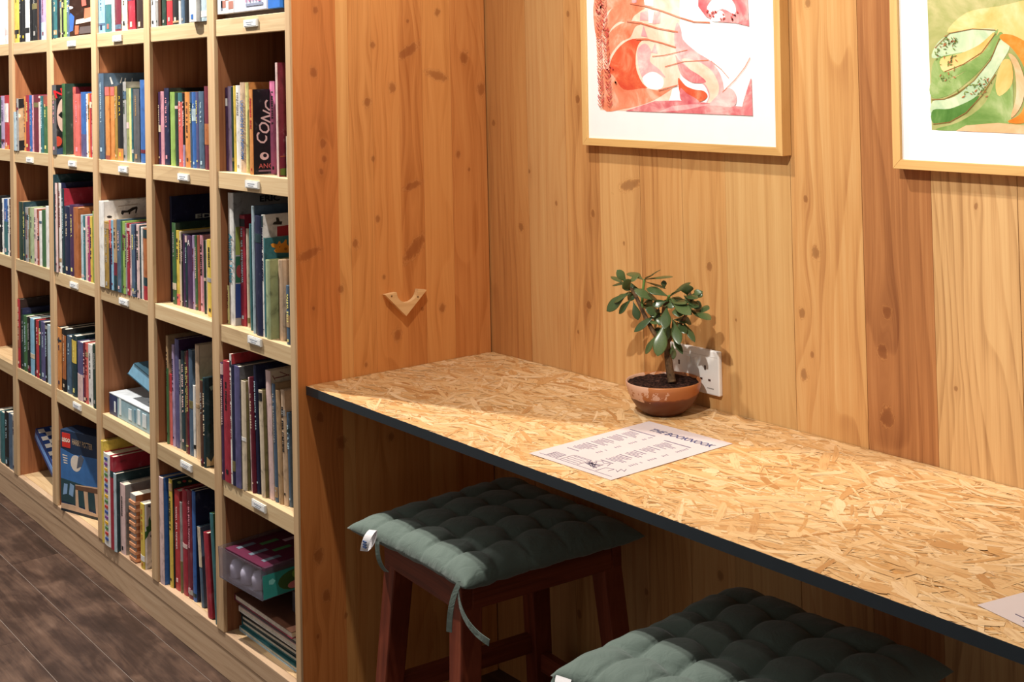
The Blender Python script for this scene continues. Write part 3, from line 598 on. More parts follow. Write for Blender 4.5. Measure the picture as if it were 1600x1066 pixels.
cell(5, 1, [(250.5, 744, 6.5, 'palepink', 914, dict(cov='blue', marks=False)), (266, 748, 5, 'yellow', 916, dict(cov='dgreen', key='yel')), (274.5, 764, 8, 'red', 919), (283, 784, 3.4, 'grey', 919.5, dict(bands=[(0, .35, 'olive')], marks=False)), (287, 764, 7, 'crimson', 921), (294.5, 764, 7, 'maroon', 922.5, dict(ink='pink')), (302.2, 766, 5, 'blue', 925, dict(cov='navy')), (315, 825, 4.5, 'slate', 948, dict(lean=-5.5, bands=[(.5, 1, 'cream')])), (325, 834, 7, 'crimson', 964, dict(lean=-5.5, cov='crimson', marks=False)), (337, 805, 5, 'teal', 976, dict(lean=-5.5, cov='green', dep=.22, marks=False))])

# ---- lettering and pictures on particular covers
def circ(cy, cz, ry, rz, n=16): return [(cy + ry * math.cos(2 * math.pi * i / n), cz + rz * math.sin(2 * math.pi * i / n)) for i in range(n)]
wht = pm('#f2eee8'); redm = pm('#c4282e'); blkm = pm('#151517')
def cpx(key, u, v):
    """a pixel on a book's right-hand cover, in the book's own coordinates"""
    bk, w_, h, dep = BOOKS[key]; p = onx(u, v, bk.location.x + w_); return (float(p[1] - bk.location.y), float(p[2] - bk.location.z))
def cover_px(key, polys):
    bk, w_, h, dep = BOOKS[key]; lr = R(bk.rotation_euler.y * 0)
    for i, (c_, pts) in enumerate(polys):
        q = [cpx(key, u, v) for u, v in pts]
        q = [(w_, min(max(y, .001), dep - .001), min(max(z, .0005), h - .0005)) for y, z in q]
        mb = MB(); mb.prism(q, (0.0003 + 0.00012 * i, 0, 0)); link('cover_print', mb.mesh('cover_print', pm(PAL[c_][0] if c_ in PAL else c_)), bk)
def cover_text(key, name, body, u0, v0, u1, v1, height_px, mat, shear=0.0, bold=0.0):
    bk, w_, h, dep = BOOKS[key]
    a, b = cpx(key, u0, v0), cpx(key, u1, v1); d = Vector((0, b[0] - a[0], b[1] - a[1])); L = d.length; d.normalize()
    me = text_mesh(body, 'LEFT', shear, bold); wd = max(v_.co.x for v_ in me.vertices)
    sz = height_px / 700 / .72
    return put_text(name, body, bk, (w_ + .0009, a[0], a[1]), d, Vector((1, 0, 0)).cross(d), sz, mat, shear=shear, squash=L / (wd * sz), bold=bold)
def ell(u, v, ru, rv, n=18): return [(u + ru * math.cos(2 * math.pi * i / n), v + rv * math.sin(2 * math.pi * i / n)) for i in range(n)]
cover_text('conc', 'title', 'CONC', 407, 226, 424, 158, 20, pm('#d5b3ad'), shear=.2, bold=.01)
cover_text('conc', 'author', 'ANC', 404, 260, 426, 259, 8, pm('#c4605a'))
cover_px('conc', [('#d5b3ad', ell(413, 244, 7, 6)), ('#1b1b1e', ell(414, 243, 3, 3)), ('#8a6a70', [(404, 266), (426, 265), (426, 267.5), (404, 268.5)])])
bk, w_, h, dep = BOOKS['uni']
put_text('title', 'UNICORNS IN UNIFORM', bk, (w_ * .5, -.0032, h * .8), (0, 0, -1), (1, 0, 0), w_ * .78, pm('#2f5f96'), squash=h * .66 / (w_ * .78 * 11.2), bold=.03)
bk, w_, h, dep = BOOKS['animal']
put_text('title', 'Animal Tales', bk, (w_ * .5, -.0032, h * .69), (0, 0, -1), (1, 0, 0), w_ * .85, pm('#1f6f86'), squash=h * .4 / (w_ * .85 * 5.6), bold=.03)
cover_px('animal', [('#8e9a4a', [(368, 355), (395, 353), (395, 396), (368, 399)]), ('#2d5d44', [(368, 401), (395, 399), (395, 440), (368, 442)]), ('#2b3f78', [(368, 444), (395, 442), (395, 495), (368, 497)]), ('#8e3a3a', ell(374, 424, 5, 10))])
cover_text('animal', 'author', 'ERIC', 405, 311, 437, 309, 10, blkm, bold=.03)
cover_px('tallred', [('#5c6b30', [(438, 264), (450, 262), (450, 274), (438, 274)]), ('#a9553a', [(438, 244), (450, 243), (450, 244.3), (438, 245.3)])])
cover_text('edi', 'title', 'EDI', 304, 338.5, 335, 336, 8, pm('#c9d0c4'), bold=.02)
bk, w_, h, dep = BOOKS['abook']
put_text('title', 'A', bk, (w_ * .5, -.0032, h * .9), (1, 0, 0), (0, 0, 1), .022, wht, 'CENTER')
cover_text('nbook', 'title', 'N', 84, 149, 99, 144, 17, redm, bold=.03)
cover_px('nbook', [('#c8a89a', ell(100, 180, 11, 27, 24)), ('#151517', [(91, 180), (96, 174), (99, 179), (99, 187)]), ('#b8402e', ell(90, 221, 7, 8)), ('#2c3f5c', [(81, 242), (81, 230), (90, 233), (99, 230), (99, 243)])])
cover_px('fox', [('#1b1b1e', [(27, 155), (38, 153), (38, 168), (27, 170)]), ('#1b1b1e', [(27, 220), (38, 219), (38, 238), (27, 238)]), ('#e3d6c0', ell(30, 181, 2.6, 3))])
cover_px('chef', [('#3a68c8', [(107, 50), (114, 48), (116, 26), (110, 20), (106, 24)]), ('#e8e4ea', ell(109, 12, 5, 2.4)), ('#d8674e', [(117, 54), (122, 53), (123, 40), (117, 40)]), ('#e9d8d2', [(118, 38), (143, 33), (143, 26), (119, 31)]), ('#c9755c', [(131, 30), (143, 26), (143, 11), (132, 13)]), ('#565258', [(124, 53), (143, 51), (143, 40), (125, 42)]), ('#d8675e', [(128, 10), (135, 8), (133, -4), (127, -2)])])
cover_px('sky', [('#dfe6ea', [(171, 121), (173, 120), (177, 131), (174, 132)]), ('#dfe6ea', [(187, 130), (190, 121), (191, 121), (189, 130)]), ('#dfe6ea', [(194, 130), (195, 122), (197, 122), (196, 130)]), ('#dfe6ea', [(205, 130), (206, 122), (207, 122), (206.5, 130)])])
cover_px('dog', [('#2a2422', [(189, 334), (190, 329), (199, 329), (207, 324), (214, 322.5), (215, 325), (213, 333), (211, 333), (212, 326.5), (204, 331), (203, 335), (201, 335), (201, 332), (194, 332.5), (192, 336)]), ('#2a2422', ell(171, 339, 4, 2)), ('#b5a89c', [(185, 322), (215, 318), (215, 319.4), (185, 323.4)])])
cover_px('blocks', [('#a8323a', [(433, 354), (455, 351), (455, 367), (433, 370)]), ('#34302c', [(426, 351), (428, 347), (432, 346), (431, 340), (435, 340), (437, 346), (441, 346), (440, 351)])])
cover_px('giraffe', [('#d98a2c', [(423, 382), (426, 380), (433, 382), (436, 377), (437.5, 377), (439, 381), (443, 379), (446, 374), (448, 375), (448, 381), (452, 386), (452, 395), (431, 395), (428, 392), (431, 388), (425, 386)]), ('#5a3414', ell(437, 386, .9, .9)), ('#5a3414', ell(431, 391.5, .6, .6)), ('#a8601c', ell(446, 389, 2.2, 2.2))])
cover_px('sprig', [('#9c3a3c', ell(422, 583, 2.5, 2)), ('#7c3a3a', [(431, 592), (445, 589), (455, 586), (455, 587), (445, 590.5), (431, 593.5)]), ('#7c3a3a', [(428, 589), (432, 596), (433, 596), (429, 588)]), ('#7c3a3a', [(440, 582), (455, 588), (455, 589), (440, 583.5)])])
cover_px('tealcover', [('#8aa79c', [(327, 605), (335, 601), (335, 606), (330, 611)]), ('#12302e', ell(328, 670, 3, 8)), ('#b9a57c', [(323, 729), (323, 714), (330, 722), (337, 706), (337, 727)])])
cover_px('plantbook', [('#3d6b3c', [(224, 845), (226, 838), (225, 832), (229, 830), (228, 824), (232, 822), (232, 813), (234, 806), (235, 812), (238, 817), (236, 823), (238, 828), (233, 832), (231, 838), (228, 842)]), ('#5a5a5e', ell(233, 791, 2, 2)), ('#5a5a5e', ell(237, 838, 2.5, 2)), ('#5a5a5e', ell(238, 877, 1.6, 2))])
cover_px('yel', [('#9db06a', ell(280, 754, 3, 2)), ('#b4434a', ell(288, 752, 3, 2)), ('#c9b86a', ell(297, 752, 3, 2))])
bk, w_, h, dep = BOOKS['dots']
mb = MB(); dm = [pm(c_) for c_ in ('#2f4f96', '#b8342f', '#4d7a46', '#d6a62a', '#7c3f86')]
k_ = 0; z = h * .06
while z < h * .97:
    mb.box(w_ * .3, w_ * .72, -.0036, -.001, z, z + h * .028, k_ % 5); k_ += 1; z += h * .058
link('spine_dots', mb.mesh('spine_dots', dm), bk)
bk, w_, h, dep = BOOKS['comb']
mb = MB(); z = h * .02
while z < h * .96:
    mb.box(-.003, w_ + .0015, -.0035, .012, z, z + h * .045); z += h * .105
link('comb_binding', mb.mesh('comb_binding', pm('#d8966c')), bk)

# ---- things lying in the cubbies
def slab(name, label, cat, quad, thick, mats_fn, z, **kw): ...
# board game on the top shelf
gm = thing('board_game_box', 'white and pale blue board game box lying on the top shelf beside panel', 'game box', (-0.225, 0.12, 1.5552))
mb = MB(); mb.box(-0.375, -0.03, 0.02, 0.26, 1.5552, 1.5665); wpart('lower_tray', mb, pm('#4a3424'), gm)
mb = MB(); mb.box(-0.381, -0.122, 0.004, 0.27, 1.567, 1.633); lid = wpart('lid', mb, pm('#ccd2e6'), gm, bevel=.001)
mb = MB(); mb.box(-0.381, -0.29, 0.0032, 0.0042, 1.568, 1.632, 0)
for (x, z_, s) in ((-.345, 1.59, .012), (-.325, 1.605, .01), (-.305, 1.586, .013)):
    mb.box(x - s, x + s, .0028, .0036, z_ - s * .7, z_ + s * .7, 1)
mb.box(-.36, -.35, .0028, .0036, 1.575, 1.6, 2)
wpart('side_print', mb, [pm('#efecea'), pm('#b4776a'), pm('#7f8698')], lid)
mb = MB(); mb.box(-.225, -.14, .0028, .0040, 1.578, 1.584, 0); wpart('small_print', mb, pm('#8d94ad'), lid)
o = put_text('lettering', 'NWE', lid, (0, 0, 0), (1, 0, 0), (0, 0, 1), .034, pm('#e0729a'), bold=.01)
o.location = Vector((-0.228, 0.0025, 1.598)) - gm.location - lid.location
g2 = thing('blue_game_box', 'bright blue box end standing next to the white board game', 'box', (-0.09, 0.1, 1.567))
mb = MB(); mb.box(-0.1195, -0.062, 0.006, 0.2, 1.5668, 1.66); wpart('body', mb, pm('#2f74cf'), g2, bevel=.001)
mb = MB(); mb.box(-0.0605, -0.027, 0.02, 0.2, 1.5668, 1.66); wpart('dark_end', mb, pm('#23262f'), g2)
# pale blue box with a tilted book on top, fourth shelf
b4 = thing('puzzle_box', 'pale blue flat box with dark navy end lying on the fourth shelf', 'box', (-1.03, 0.12, ZS[4]))
mb = MB(); mb.box(-1.178, -0.868, 0.016, 0.25, ZS[4] + .0003, ZS[4] + .058); wpart('tray', mb, pm('#93b2be'), b4, bevel=.001)
mb = MB(); mb.box(-1.179, -0.867, 0.015, 0.251, ZS[4] + .0585, ZS[4] + .0605); wpart('lid', mb, pm('#c8cdd2'), b4)
mb = MB(); mb.box(-1.1785, -1.118, .0152, .0165, ZS[4] + .001, ZS[4] + .057, 0)
for (x, ww, hh, c_) in ((-1.095, .016, .045, 1), (-1.02, .022, .03, 1), (-.985, .008, .035, 2), (-.955, .02, .04, 1), (-.915, .028, .036, 1), (-1.135, .012, .03, 1)):
    mb.box(x - ww * .5, x + ww * .5, .0149, .0165, ZS[4] + .012, ZS[4] + .012 + hh, c_)
wpart('side_print', mb, [pm('#27365f'), pm('#dfe8ec'), pm('#6a94ac')], b4)['kind'] = 'stuff'
db = thing('flat_black_book', 'black book lying between the pale blue box and the tilted book', 'book', (-1.0, .075, ZS[4] + .0608))
mb = MB(); mb.box(0, .143, 0, .17, 0, .0015); mb.box(0, .143, 0, .17, .030, .0315); mb.box(-.0012, 0, 0, .17, 0, .0315); link('cover', mb.mesh('cover', pm('#1b1b1e')), db)
mb = MB(); mb.box(0, .141, .002, .168, .0015, .030); link('pages', mb.mesh('pages', paper_m), db)
tb = thing('tilted_book', 'thick light blue book tilted on top of the pale blue box', 'book', (-0.8655, 0.025, ZS[4] + .1025), None, (0, R(8.5), 0))
mb = MB(); mb.prism([(-.197, -.002, 0), (.0, -.002, 0), (.0, -.002, .003), (-.193, -.002, .003)], (0, .2, 0), 0)
mb.prism([(-.152, -.002, .043), (.0, -.002, .043), (.0, -.002, .046), (-.148, -.002, .046)], (0, .2, 0), 0); link('cover', mb.mesh('cover', pm('#2c4a58')), tb)
mb = MB(); mb.prism([(-.192, .0, .003), (-.002, .0, .003), (-.002, .0, .043), (-.153, .0, .043)], (0, .195, 0), 0); link('pages', mb.mesh('pages', pm('#8fc6e6')), tb)
# draughts box leaning in the bottom row
ck = thing('draughts_game_box', 'blue game box with a checkered lid leaning in the bottom cubby', 'game box', (-1.842, 0.045, ZS[5] + 0.083), None, (0, R(25), 0))
mb = MB(); mb.box(-.14, .14, 0, .2, -.024, .016); link('body', mb.mesh('body', pm('#1f3c78')), ck)
mb = MB(); mb.box(-.135, .135, -.0006, .0004, -.012, .004); link('side_stripe', mb.mesh('side_stripe', pm('#6f9ee0')), ck)
mb = MB()
for i in range(13):
    for j in range(9):
        if (i + j) % 2 == 0: mb.box(-.132 + i * .02, -.112 + i * .02, .004 + j * .02, .024 + j * .02, .0155, .0167)
link('checker_print', mb.mesh('checker_print', pm('#e8ddd0')), ck)['kind'] = 'stuff'
mb = MB(); mb.lathe([(0, .0172), (.017, .0172), (.017, .016)], (.09, .08, 0), 20); link('emblem', mb.mesh('emblem', pm('#b5622a')), ck)
# construction toy box
lx = thing('toy_set_box', 'dark blue toy construction set box with red square logo, bottom shelf', 'toy box', (-1.548, -0.006, ZS[5] + .0004), None, (0, 0, R(17)))
WB, HB = .20, .247
mb = MB(); mb.box(0, WB, 0, .058, 0, HB); link('carton', mb.mesh('carton', pm('#1d3350'), bevel=.001), lx)
LM = dict(sky='#3a6ba6', moon='#d8ccc0', stone='#caa78a', dark='#6b4b38', sea='#27434a', black='#16222c', pale='#7f9fc4', figure='#5a5f6c')
def fpoly(c_, pts, lay):
    mb = MB(); mb.prism([(x * WB, 0, z * HB) for x, z in pts], (0, -.0003 - lay * .00015, 0)); link('front_print', mb.mesh('front_print', pm(LM[c_])), lx)
fpoly('sky', [(0, .40), (1, .34), (1, .74), (.3, .72), (0, .77)], 0)
fpoly('moon', circ(.38, .62, .13, .10), 1)
fpoly('figure', [(.4, .56), (.52, .6), (.58, .7), (.5, .74), (.44, .7)], 2)
fpoly('sea', [(.0, .12), (1, .10), (1, .36), (0, .40)], 1)
fpoly('stone', [(.36, .04), (.44, .06), (.42, .30), (.56, .31), (.6, .06), (.68, .06), (.66, .31), (.82, .32), (.86, .06), (.96, .06), (1, .4), (.36, .36)], 2)
fpoly('dark', [(.36, .3), (1, .32), (1, .38), (.36, .35)], 3)
fpoly('stone', [(.0, .0), (1, .0), (1, .06), (.3, .1), (.0, .09)], 3)
fpoly('black', [(.0, .0), (1, .0), (1, .035), (.0, .03)], 4)
for q in range(4): fpoly('moon', [(.05 + q * .01, .68 - q * .03), (.17, .68 - q * .03), (.17, .69 - q * .03), (.05 + q * .01, .695 - q * .03)], 2)
fpoly('pale', [(.05, .2), (.15, .22), (.17, .34), (.08, .34)], 3); fpoly('pale', [(.2, .22), (.3, .2), (.33, .34), (.23, .36)], 3)
mb = MB(); mb.box(.009, .049, -.0009, 0, HB * .79, HB * .965); lg = link('logo', mb.mesh('logo', pm('#d0362c')), lx)
put_text('logo_lettering', 'LEGO', lg, (.029, -.0012, HB * .878), (1, 0, 0), (0, 0, 1), .0155, pm('#f3e9d6'), 'CENTER', bold=.04)
put_text('lettering', 'HARRY POTTER', lx, (.058, -.0006, HB * .875), (1, 0, -.04), (.04, 0, 1), .024, pm('#b39a7c'), bold=.02, squash=.58)
# flat books in the bottom right cubby
flat = [('paleblue', 'teal', .012, .03, 0.0), ('teal', 'dteal', .012, .036, .6), ('dteal', 'black', .012, .035, 1.2), ('black', 'black', .010, .034, .8), ('white', 'palepink', .013, .028, .5), ('dgrey', 'white', .012, .03, 0.4), ('maroon', 'brown', .016, .02, .3)]
zc = ZS[5] + .0004
for i, (c1, c2, th, yb, rot) in enumerate(flat):
    x0 = -0.372 + (0.0 if i < 3 else -.004 + .006 * (i % 3)); L = .285 - .004 * (i % 3)
    fb = thing('flat_book', f"{PAL[c1][1]} picture book lying flat, {ORD[i]} from the bottom of the stack under clear box", 'book', (x0, yb, zc), 'flat stack of picture books', (0, 0, R(rot)))
    mb = MB(); mb.box(0, L, 0, .22, 0, .0015, 0); mb.box(0, L, 0, .22, th - .0025, th - .001, 1); mb.box(-.0018, .0, 0, .22, 0, th - .001, 0)
    link('cover', mb.mesh('cover', [pm(PAL[c1][0]), pm(PAL[c2][0])]), fb)
    mb = MB(); mb.box(.0, L - .004, .003, .217, .0015, th - .0025); link('pages', mb.mesh('pages', paper_m), fb)
    zc += th + .0004
# clear plastic box on the stack
pb = thing('clear_plastic_box', 'clear plastic craft box with teal label and dinosaur picture on flat books', 'box', (-0.371, -0.019, zc + .0485))
pb.rotation_euler = (R(1.5), R(-1.0), R(2.5))
glass = NT('clear_plastic', 0.12, 0.5); glass.b.inputs['Transmission Weight'].default_value = 0.95; glass.b.inputs['IOR'].default_value = 1.3; glass.base(lin('#e6e6f4')); glass = glass.m
LX, LY, LZ = .205, .21, .072
mb = MB(); t_ = .0018
mb.box(0, LX, 0, t_, 0, LZ); mb.box(0, LX, LY - t_, LY, 0, LZ); mb.box(0, t_, t_, LY - t_, 0, LZ); mb.box(LX - t_, LX, t_, LY - t_, 0, LZ); mb.box(t_, LX - t_, t_, LY - t_, 0, t_)
link('clear_shell', mb.mesh('clear_shell', glass), pb)
mb = MB(); mb.box(LX + .0003, LX + .0012, .003, LY, .002, LZ - .018, 0)
mb.prism([(LX + .0012, y, z) for y, z in circ(.085, .027, .045, .022)], (.0003, 0, 0), 1)
mb.prism([(LX + .0015, y, z) for y, z in circ(.098, .038, .022, .013)], (.0003, 0, 0), 2); mb.prism([(LX + .0018, y, z) for y, z in circ(.103, .043, .005, .004)], (.0003, 0, 0), 3)
mb.prism([(LX + .0018, y, z) for y, z in circ(.08, .015, .016, .008)], (.0003, 0, 0), 4)
mb.prism([(LX + .0012, y, z) for y, z in circ(.025, .036, .009, .007, 5)], (.0003, 0, 0), 5); mb.prism([(LX + .0012, y, z) for y, z in circ(.16, .036, .007, .006, 5)], (.0003, 0, 0), 6)
link('side_label', mb.mesh('side_label', [pm('#2f8f88'), pm('#3c5c30'), pm('#6f9440'), pm('#151517'), pm('#c87a7a'), pm('#7cc4be'), pm('#c9b86a')]), pb)
mb = MB(); mb.box(.012, LX - .004, .012, LY - .004, LZ - .012, LZ - .004, 0)
for q in range(7):
    mb.box(.03 + .02 * q, .045 + .02 * q, .03 + (q % 3) * .05, .075 + (q % 3) * .05, LZ - .0045, LZ - .0035, 1 + q % 3)
link('lid_card', mb.mesh('lid_card', [pm('#5c1c38'), pm('#6d7a86'), pm('#4f8a52'), pm('#caa9b4')]), pb)
for q, (x, y) in enumerate(((.035, .03), (.09, .028), (.14, .03))):
    mb = MB(); mb.lathe([(0, .004), (.016, .004), (.017, .028), (.012, .04), (.0, .042)], (x, y, .0), 16)
    link('paint_pot', mb.mesh('paint_pot', pm('#d6cfd8'), True), pb)
st = thing('clear_plastic_tray', 'small clear plastic tray squeezed under the clear craft box', 'tray', (-0.19, .075, zc + .0003))
mb = MB(); mb.box(0, .155, 0, .0018, 0, .046); mb.box(0, .155, .13, .1318, 0, .046); mb.box(0, .0018, .0018, .13, 0, .046); mb.box(.1532, .155, .0018, .13, 0, .046); mb.box(.0018, .1532, .0018, .13, 0, .0018)
link('shell', mb.mesh('shell', glass), st)
mb = MB(); mb.box(.01, .14, .012, .12, .002, .03); link('contents', mb.mesh('contents', pm('#8c4a56')), st)

# ================================================================== PANEL HOOK
hk = thing('wooden_v_hook', 'small pale V-shaped wooden hook with rounded notch on the cedar panel', 'hook', (0.0, 0.275, 0.9))
(_, yl, zl), (_, yr, zr), (_, yb_, zb) = onx(602, 461, 0.013), onx(667, 453, 0.013), onx(635, 494, 0.013)
arc = []
a0 = (yl + .030, zl + .001); a1 = (yr - .024, zr)
cy, cz, rr = (a0[0] + a1[0]) * .5, zl + .006, (a1[0] - a0[0]) * .5
for i in range(13):
    t_ = math.pi * (1 - i / 12); arc.append((cy + rr * math.cos(t_), cz - rr * .92 * math.sin(t_) - .004))
poly = [(yl, zl)] + arc + [(yr, zr), (yb_, zb)]
mb = MB()
v2 = [(0.0002, y, z) for y, z in poly]
mb.prism(v2, (0.0128, 0, 0))
me = mb.mesh('hook_body', wood('hook_wood', '#c98d55', '#e2b07a', '#ecc08c', 'Z', 'Y', (), 61, .6, bump=.05))
o = link('hook_body', me, hk); o.location = -hk.location
mb = MB()
for (u, v) in ((612, 463), (653, 464)):
    p = onx(u, v, 0.013)
    mb.tube([(0.0125, p[1], p[2]), (0.0134, p[1], p[2])], .0022, 10)
wpart('screw', mb, plain('screw_metal', '#8a6b4a', .4, .05, metal=.6), hk)

# ================================================================== STOOLS AND CUSHIONS
red_w = wood('mahogany', '#43180e', '#6e2c1a', '#8e4229', 'X', 'Z', (), 70, .4, 7, .3)
red_wx = wood('mahogany_rail', '#4a1b10', '#77321e', '#96482e', 'Z', 'X', (), 74, .4, 7, .3)
red_wy = wood('mahogany_side_rail', '#4a1b10', '#77321e', '#96482e', 'Z', 'Y', (), 78, .4, 7, .3)
def stool(label, cx, cy, rz, hx, hy, zt):
    s = thing('stool', label, 'stool', (cx, cy, 0), 'red brown wooden stools under the desk', (0, 0, R(rz)))
    tw = .046; spl = .035
    for sx in (-1, 1):
        for sy in (-1, 1):
            xa, ya = sx * (hx - tw * .5 - .003), sy * (hy - tw * .5 - .003); xb, yb2 = xa + sx * spl, ya + sy * spl
            q = tw * .5; g = .021
            bot = [(xb - g, yb2 - g, 0), (xb + g, yb2 - g, 0), (xb + g, yb2 + g, 0), (xb - g, yb2 + g, 0)]
            tp = [(xa - q, ya - q, zt - .006), (xa + q, ya - q, zt - .006), (xa + q, ya + q, zt - .006), (xa - q, ya + q, zt - .006)]
            mb = MB(); mb.hexa(bot, tp); link('leg', mb.mesh('leg', red_w, bevel=.003), s)
    for sy in (-1, 1):
        mb = MB(); y = sy * (hy - .012); mb.box(-hx, hx, y - .012, y + .012, zt - .05, zt); link('apron', mb.mesh('apron', red_wx, bevel=.003), s)
    for sx in (-1, 1):
        mb = MB(); x = sx * (hx - .012); mb.box(x - .0121, x + .0121, -hy + .024, hy - .024, zt - .0495, zt - .0003); link('apron', mb.mesh('apron', red_wy, bevel=.003), s)
    mb = MB(); mb.box(-hx + .024, hx - .024, -hy + .024, hy - .024, zt - .014, zt - .002); link('seat_panel', mb.mesh('seat_panel', red_wx), s)
    for sx, sy in ((-1, -1), (1, -1), (1, 1), (-1, 1)):
        mb = MB(); mb.prism([(sx * (hx - .024), sy * (hy - .08), zt - .05), (sx * (hx - .024), sy * (hy - .08), zt - .015), (sx * (hx - .08), sy * (hy - .024), zt - .015), (sx * (hx - .08), sy * (hy - .024), zt - .05)], (sx * .001, sy * .018, 0))
        link('corner_block', mb.mesh('corner_block', red_wx), s)
    zs = .135
    k = spl * (1 - zs / zt)
    for sy in (-1, 1):
        y = sy * (hy - tw * .5 + k - .003); mb = MB(); mb.box(-(hx - tw - .002 + k) - .008, (hx - tw - .002 + k) + .008, y - .010, y + .010, zs - .02, zs + .02); link('stretcher', mb.mesh('stretcher', red_wx, bevel=.002), s)
    for sx in (-1, 1):
        x = sx * (hx - tw * .5 + k - .003); mb = MB(); mb.box(x - .010, x + .010, -(hy - tw - .002 + k) - .008, (hy - tw - .002 + k) + .008, zs + .02, zs + .06); link('stretcher', mb.mesh('stretcher', red_wy, bevel=.002), s)
    return s
ZT = 0.472
stool('red-brown wooden stool nearest the bookcase, under the desk', 0.394, 0.243, -4.0, .153, .186, ZT)
stool('red-brown wooden stool in front, under the desk below the menu', 1.140, 0.155, 1.0, .158, .186, ZT)

cush = NT('sage_fabric', 0.8, 0.25)
n_ = cush.noise(cush.coord('Object'), 420.0, 2.0); n2 = cush.noise(cush.coord('Object'), 9.0, 4.0)
cush.base(cush.mix(cush.ma('MULTIPLY', n2, 0.6), lin('#59675f'), lin('#6d7c73'))); cush.b.inputs['Sheen Weight'].default_value = .25
n3 = cush.noise(cush.coord('Object'), 34.0, 3.0, 0.5, 1.2)
cush.bump(cush.ma('ADD', cush.ma('MULTIPLY', n_, 0.08), n3), 0.32, 0.008); cush = cush.m
def cushion(label, corners, z0, H, seed, tag_at):
    cs = [Vector((c[0], c[1], 0)) for c in corners]; cen = sum(cs, Vector()) / 4
    th = thing('seat_cushion', label, 'cushion', (cen.x, cen.y, z0), 'green tufted cushions on the stools')
    N = 100; rnd = random.Random(seed); K = 5
    def S(a, b):
        # pillow outline slightly pinched between the corners
        p = cs[0] * (1 - a) * (1 - b) + cs[1] * a * (1 - b) + cs[2] * a * b + cs[3] * (1 - a) * b
        ea = .022 * (1 - (2 * b - 1) ** 2) * (2 * a - 1); eb = .022 * (1 - (2 * a - 1) ** 2) * (2 * b - 1)
        ax_ = (cs[1] - cs[0]).normalized(); by_ = (cs[3] - cs[0]).normalized()
        return p - ax_ * ea * .6 - by_ * eb * .6
    ph = [[rnd.uniform(.8, 1.15) for _ in range(K)] for _ in range(K)]
    off = [[(rnd.uniform(-.012, .012), rnd.uniform(-.012, .012)) for _ in range(K + 1)] for _ in range(K + 1)]
    def hgt(a, b):
        a += .020 * math.sin(b * 9 + seed) * math.sin(math.pi * a); b += .022 * math.sin(a * 8 + seed * 2) * math.sin(math.pi * b)
        ia, ib = min(int(a * K), K - 1), min(int(b * K), K - 1)
        fa, fb = a * K - ia, b * K - ib
        edge = max(0.0, 1 - abs(2 * a - 1) ** 6) * max(0.0, 1 - abs(2 * b - 1) ** 6)
        da, db = min(fa, 1 - fa), min(fb, 1 - fb)
        # inner creases only; the border is left soft
        ca = 1 if (ia == 0 and fa < .5) or (ia == K - 1 and fa > .5) else 1 - math.exp(-(da / .105) ** 1.0)
        cb = 1 if (ib == 0 and fb < .5) or (ib == K - 1 and fb > .5) else 1 - math.exp(-(db / .105) ** 1.0)
        # button depth at grid nodes
        btn = 0
        for qa in (ia, ia + 1):
            for qb in (ib, ib + 1):
                if 0 < qa < K and 0 < qb < K:
                    d2 = ((a - qa / K) ** 2 + (b - qb / K) ** 2) * K * K
                    btn = max(btn, math.exp(-d2 / .07))
        puff = (.76 + .24 * (ca * cb) ** .9) * (ph[ia][ib] * .35 + .65) - .20 * btn
        wr = .05 * math.sin(a * 61 + 3 * math.sin(b * 23)) * math.exp(-(min(b, 1 - b) / .1)) + .05 * math.sin(b * 57 + 3 * math.sin(a * 19)) * math.exp(-(min(a, 1 - a) / .1))
        return edge ** .5 * (puff + wr)
    mb = MB(); vid = {}
    for s in (1, 0):
        for i in range(N + 1):
            for j in range(N + 1):
                a, b = i / N, j / N
                on = i in (0, N) or j in (0, N)
                if s == 0 and on: vid[(0, i, j)] = vid[(1, i, j)]; continue
                p = S(a, b); hh = hgt(a, b)
                z = z0 + .021 + (H - .021) * hh if s else z0 + .021 - .0205 * min(1, hh * 1.3)
                if on: z = z0 + .021
                vid[(s, i, j)] = len(mb.v); mb.v.append((p.x, p.y, z))
        for i in range(N):
            for j in range(N):
                q = (vid[(s, i, j)], vid[(s, i + 1, j)], vid[(s, i + 1, j + 1)], vid[(s, i, j + 1)])
                mb.f.append(q if s else q[::-1]); mb.mi.append(0)
    wpart('pad', mb, cush, th, smooth=True)
    def ribbon(pts, wid, thick, wdir):
        mbr = MB(); wv = Vector(wdir).normalized() * wid * .5
        P_ = [Vector(p) for p in pts]
        for i in range(len(P_) - 1):
            d = (P_[i + 1] - P_[i]); n = d.cross(wv).normalized() * thick
            a_, b_ = P_[i], P_[i + 1] + d * .06
            mbr.hexa([a_ - wv, a_ + wv, b_ + wv, b_ - wv], [a_ - wv + n, a_ + wv + n, b_ + wv + n, b_ - wv + n])
        return mbr
    return th, ribbon, cs
c1, rib, cs1 = cushion('green tufted cushion with white tag on the stool nearest the bookcase', [(.176, .014), (.592, .016), (.615, .432), (.156, .452)], ZT + .001, .060, 3, 0)
c2, rib2, cs2 = cushion('green tufted cushion on the front stool, partly cut off at the bottom', [(.952, -.078), (1.372, -.058), (1.342, .388), (.914, .370)], ZT + .001, .064, 8, 0)
def bez(p0, p1, p2, n=12):
    p0, p1, p2 = Vector(p0), Vector(p1), Vector(p2)
    return [p0 * (1 - t) ** 2 + p1 * 2 * t * (1 - t) + p2 * t * t for t in [i / n for i in range(n + 1)]]
tie_m = cush
fx, fy = .566, .034
wpart('tie', rib(bez((fx + .005, fy - .012, ZT + .028), (fx - .012, fy - .026, ZT - .004), (fx - .018, fy - .024, ZT - .066)), .013, .0012, (1, .25, .1)), tie_m, c1)
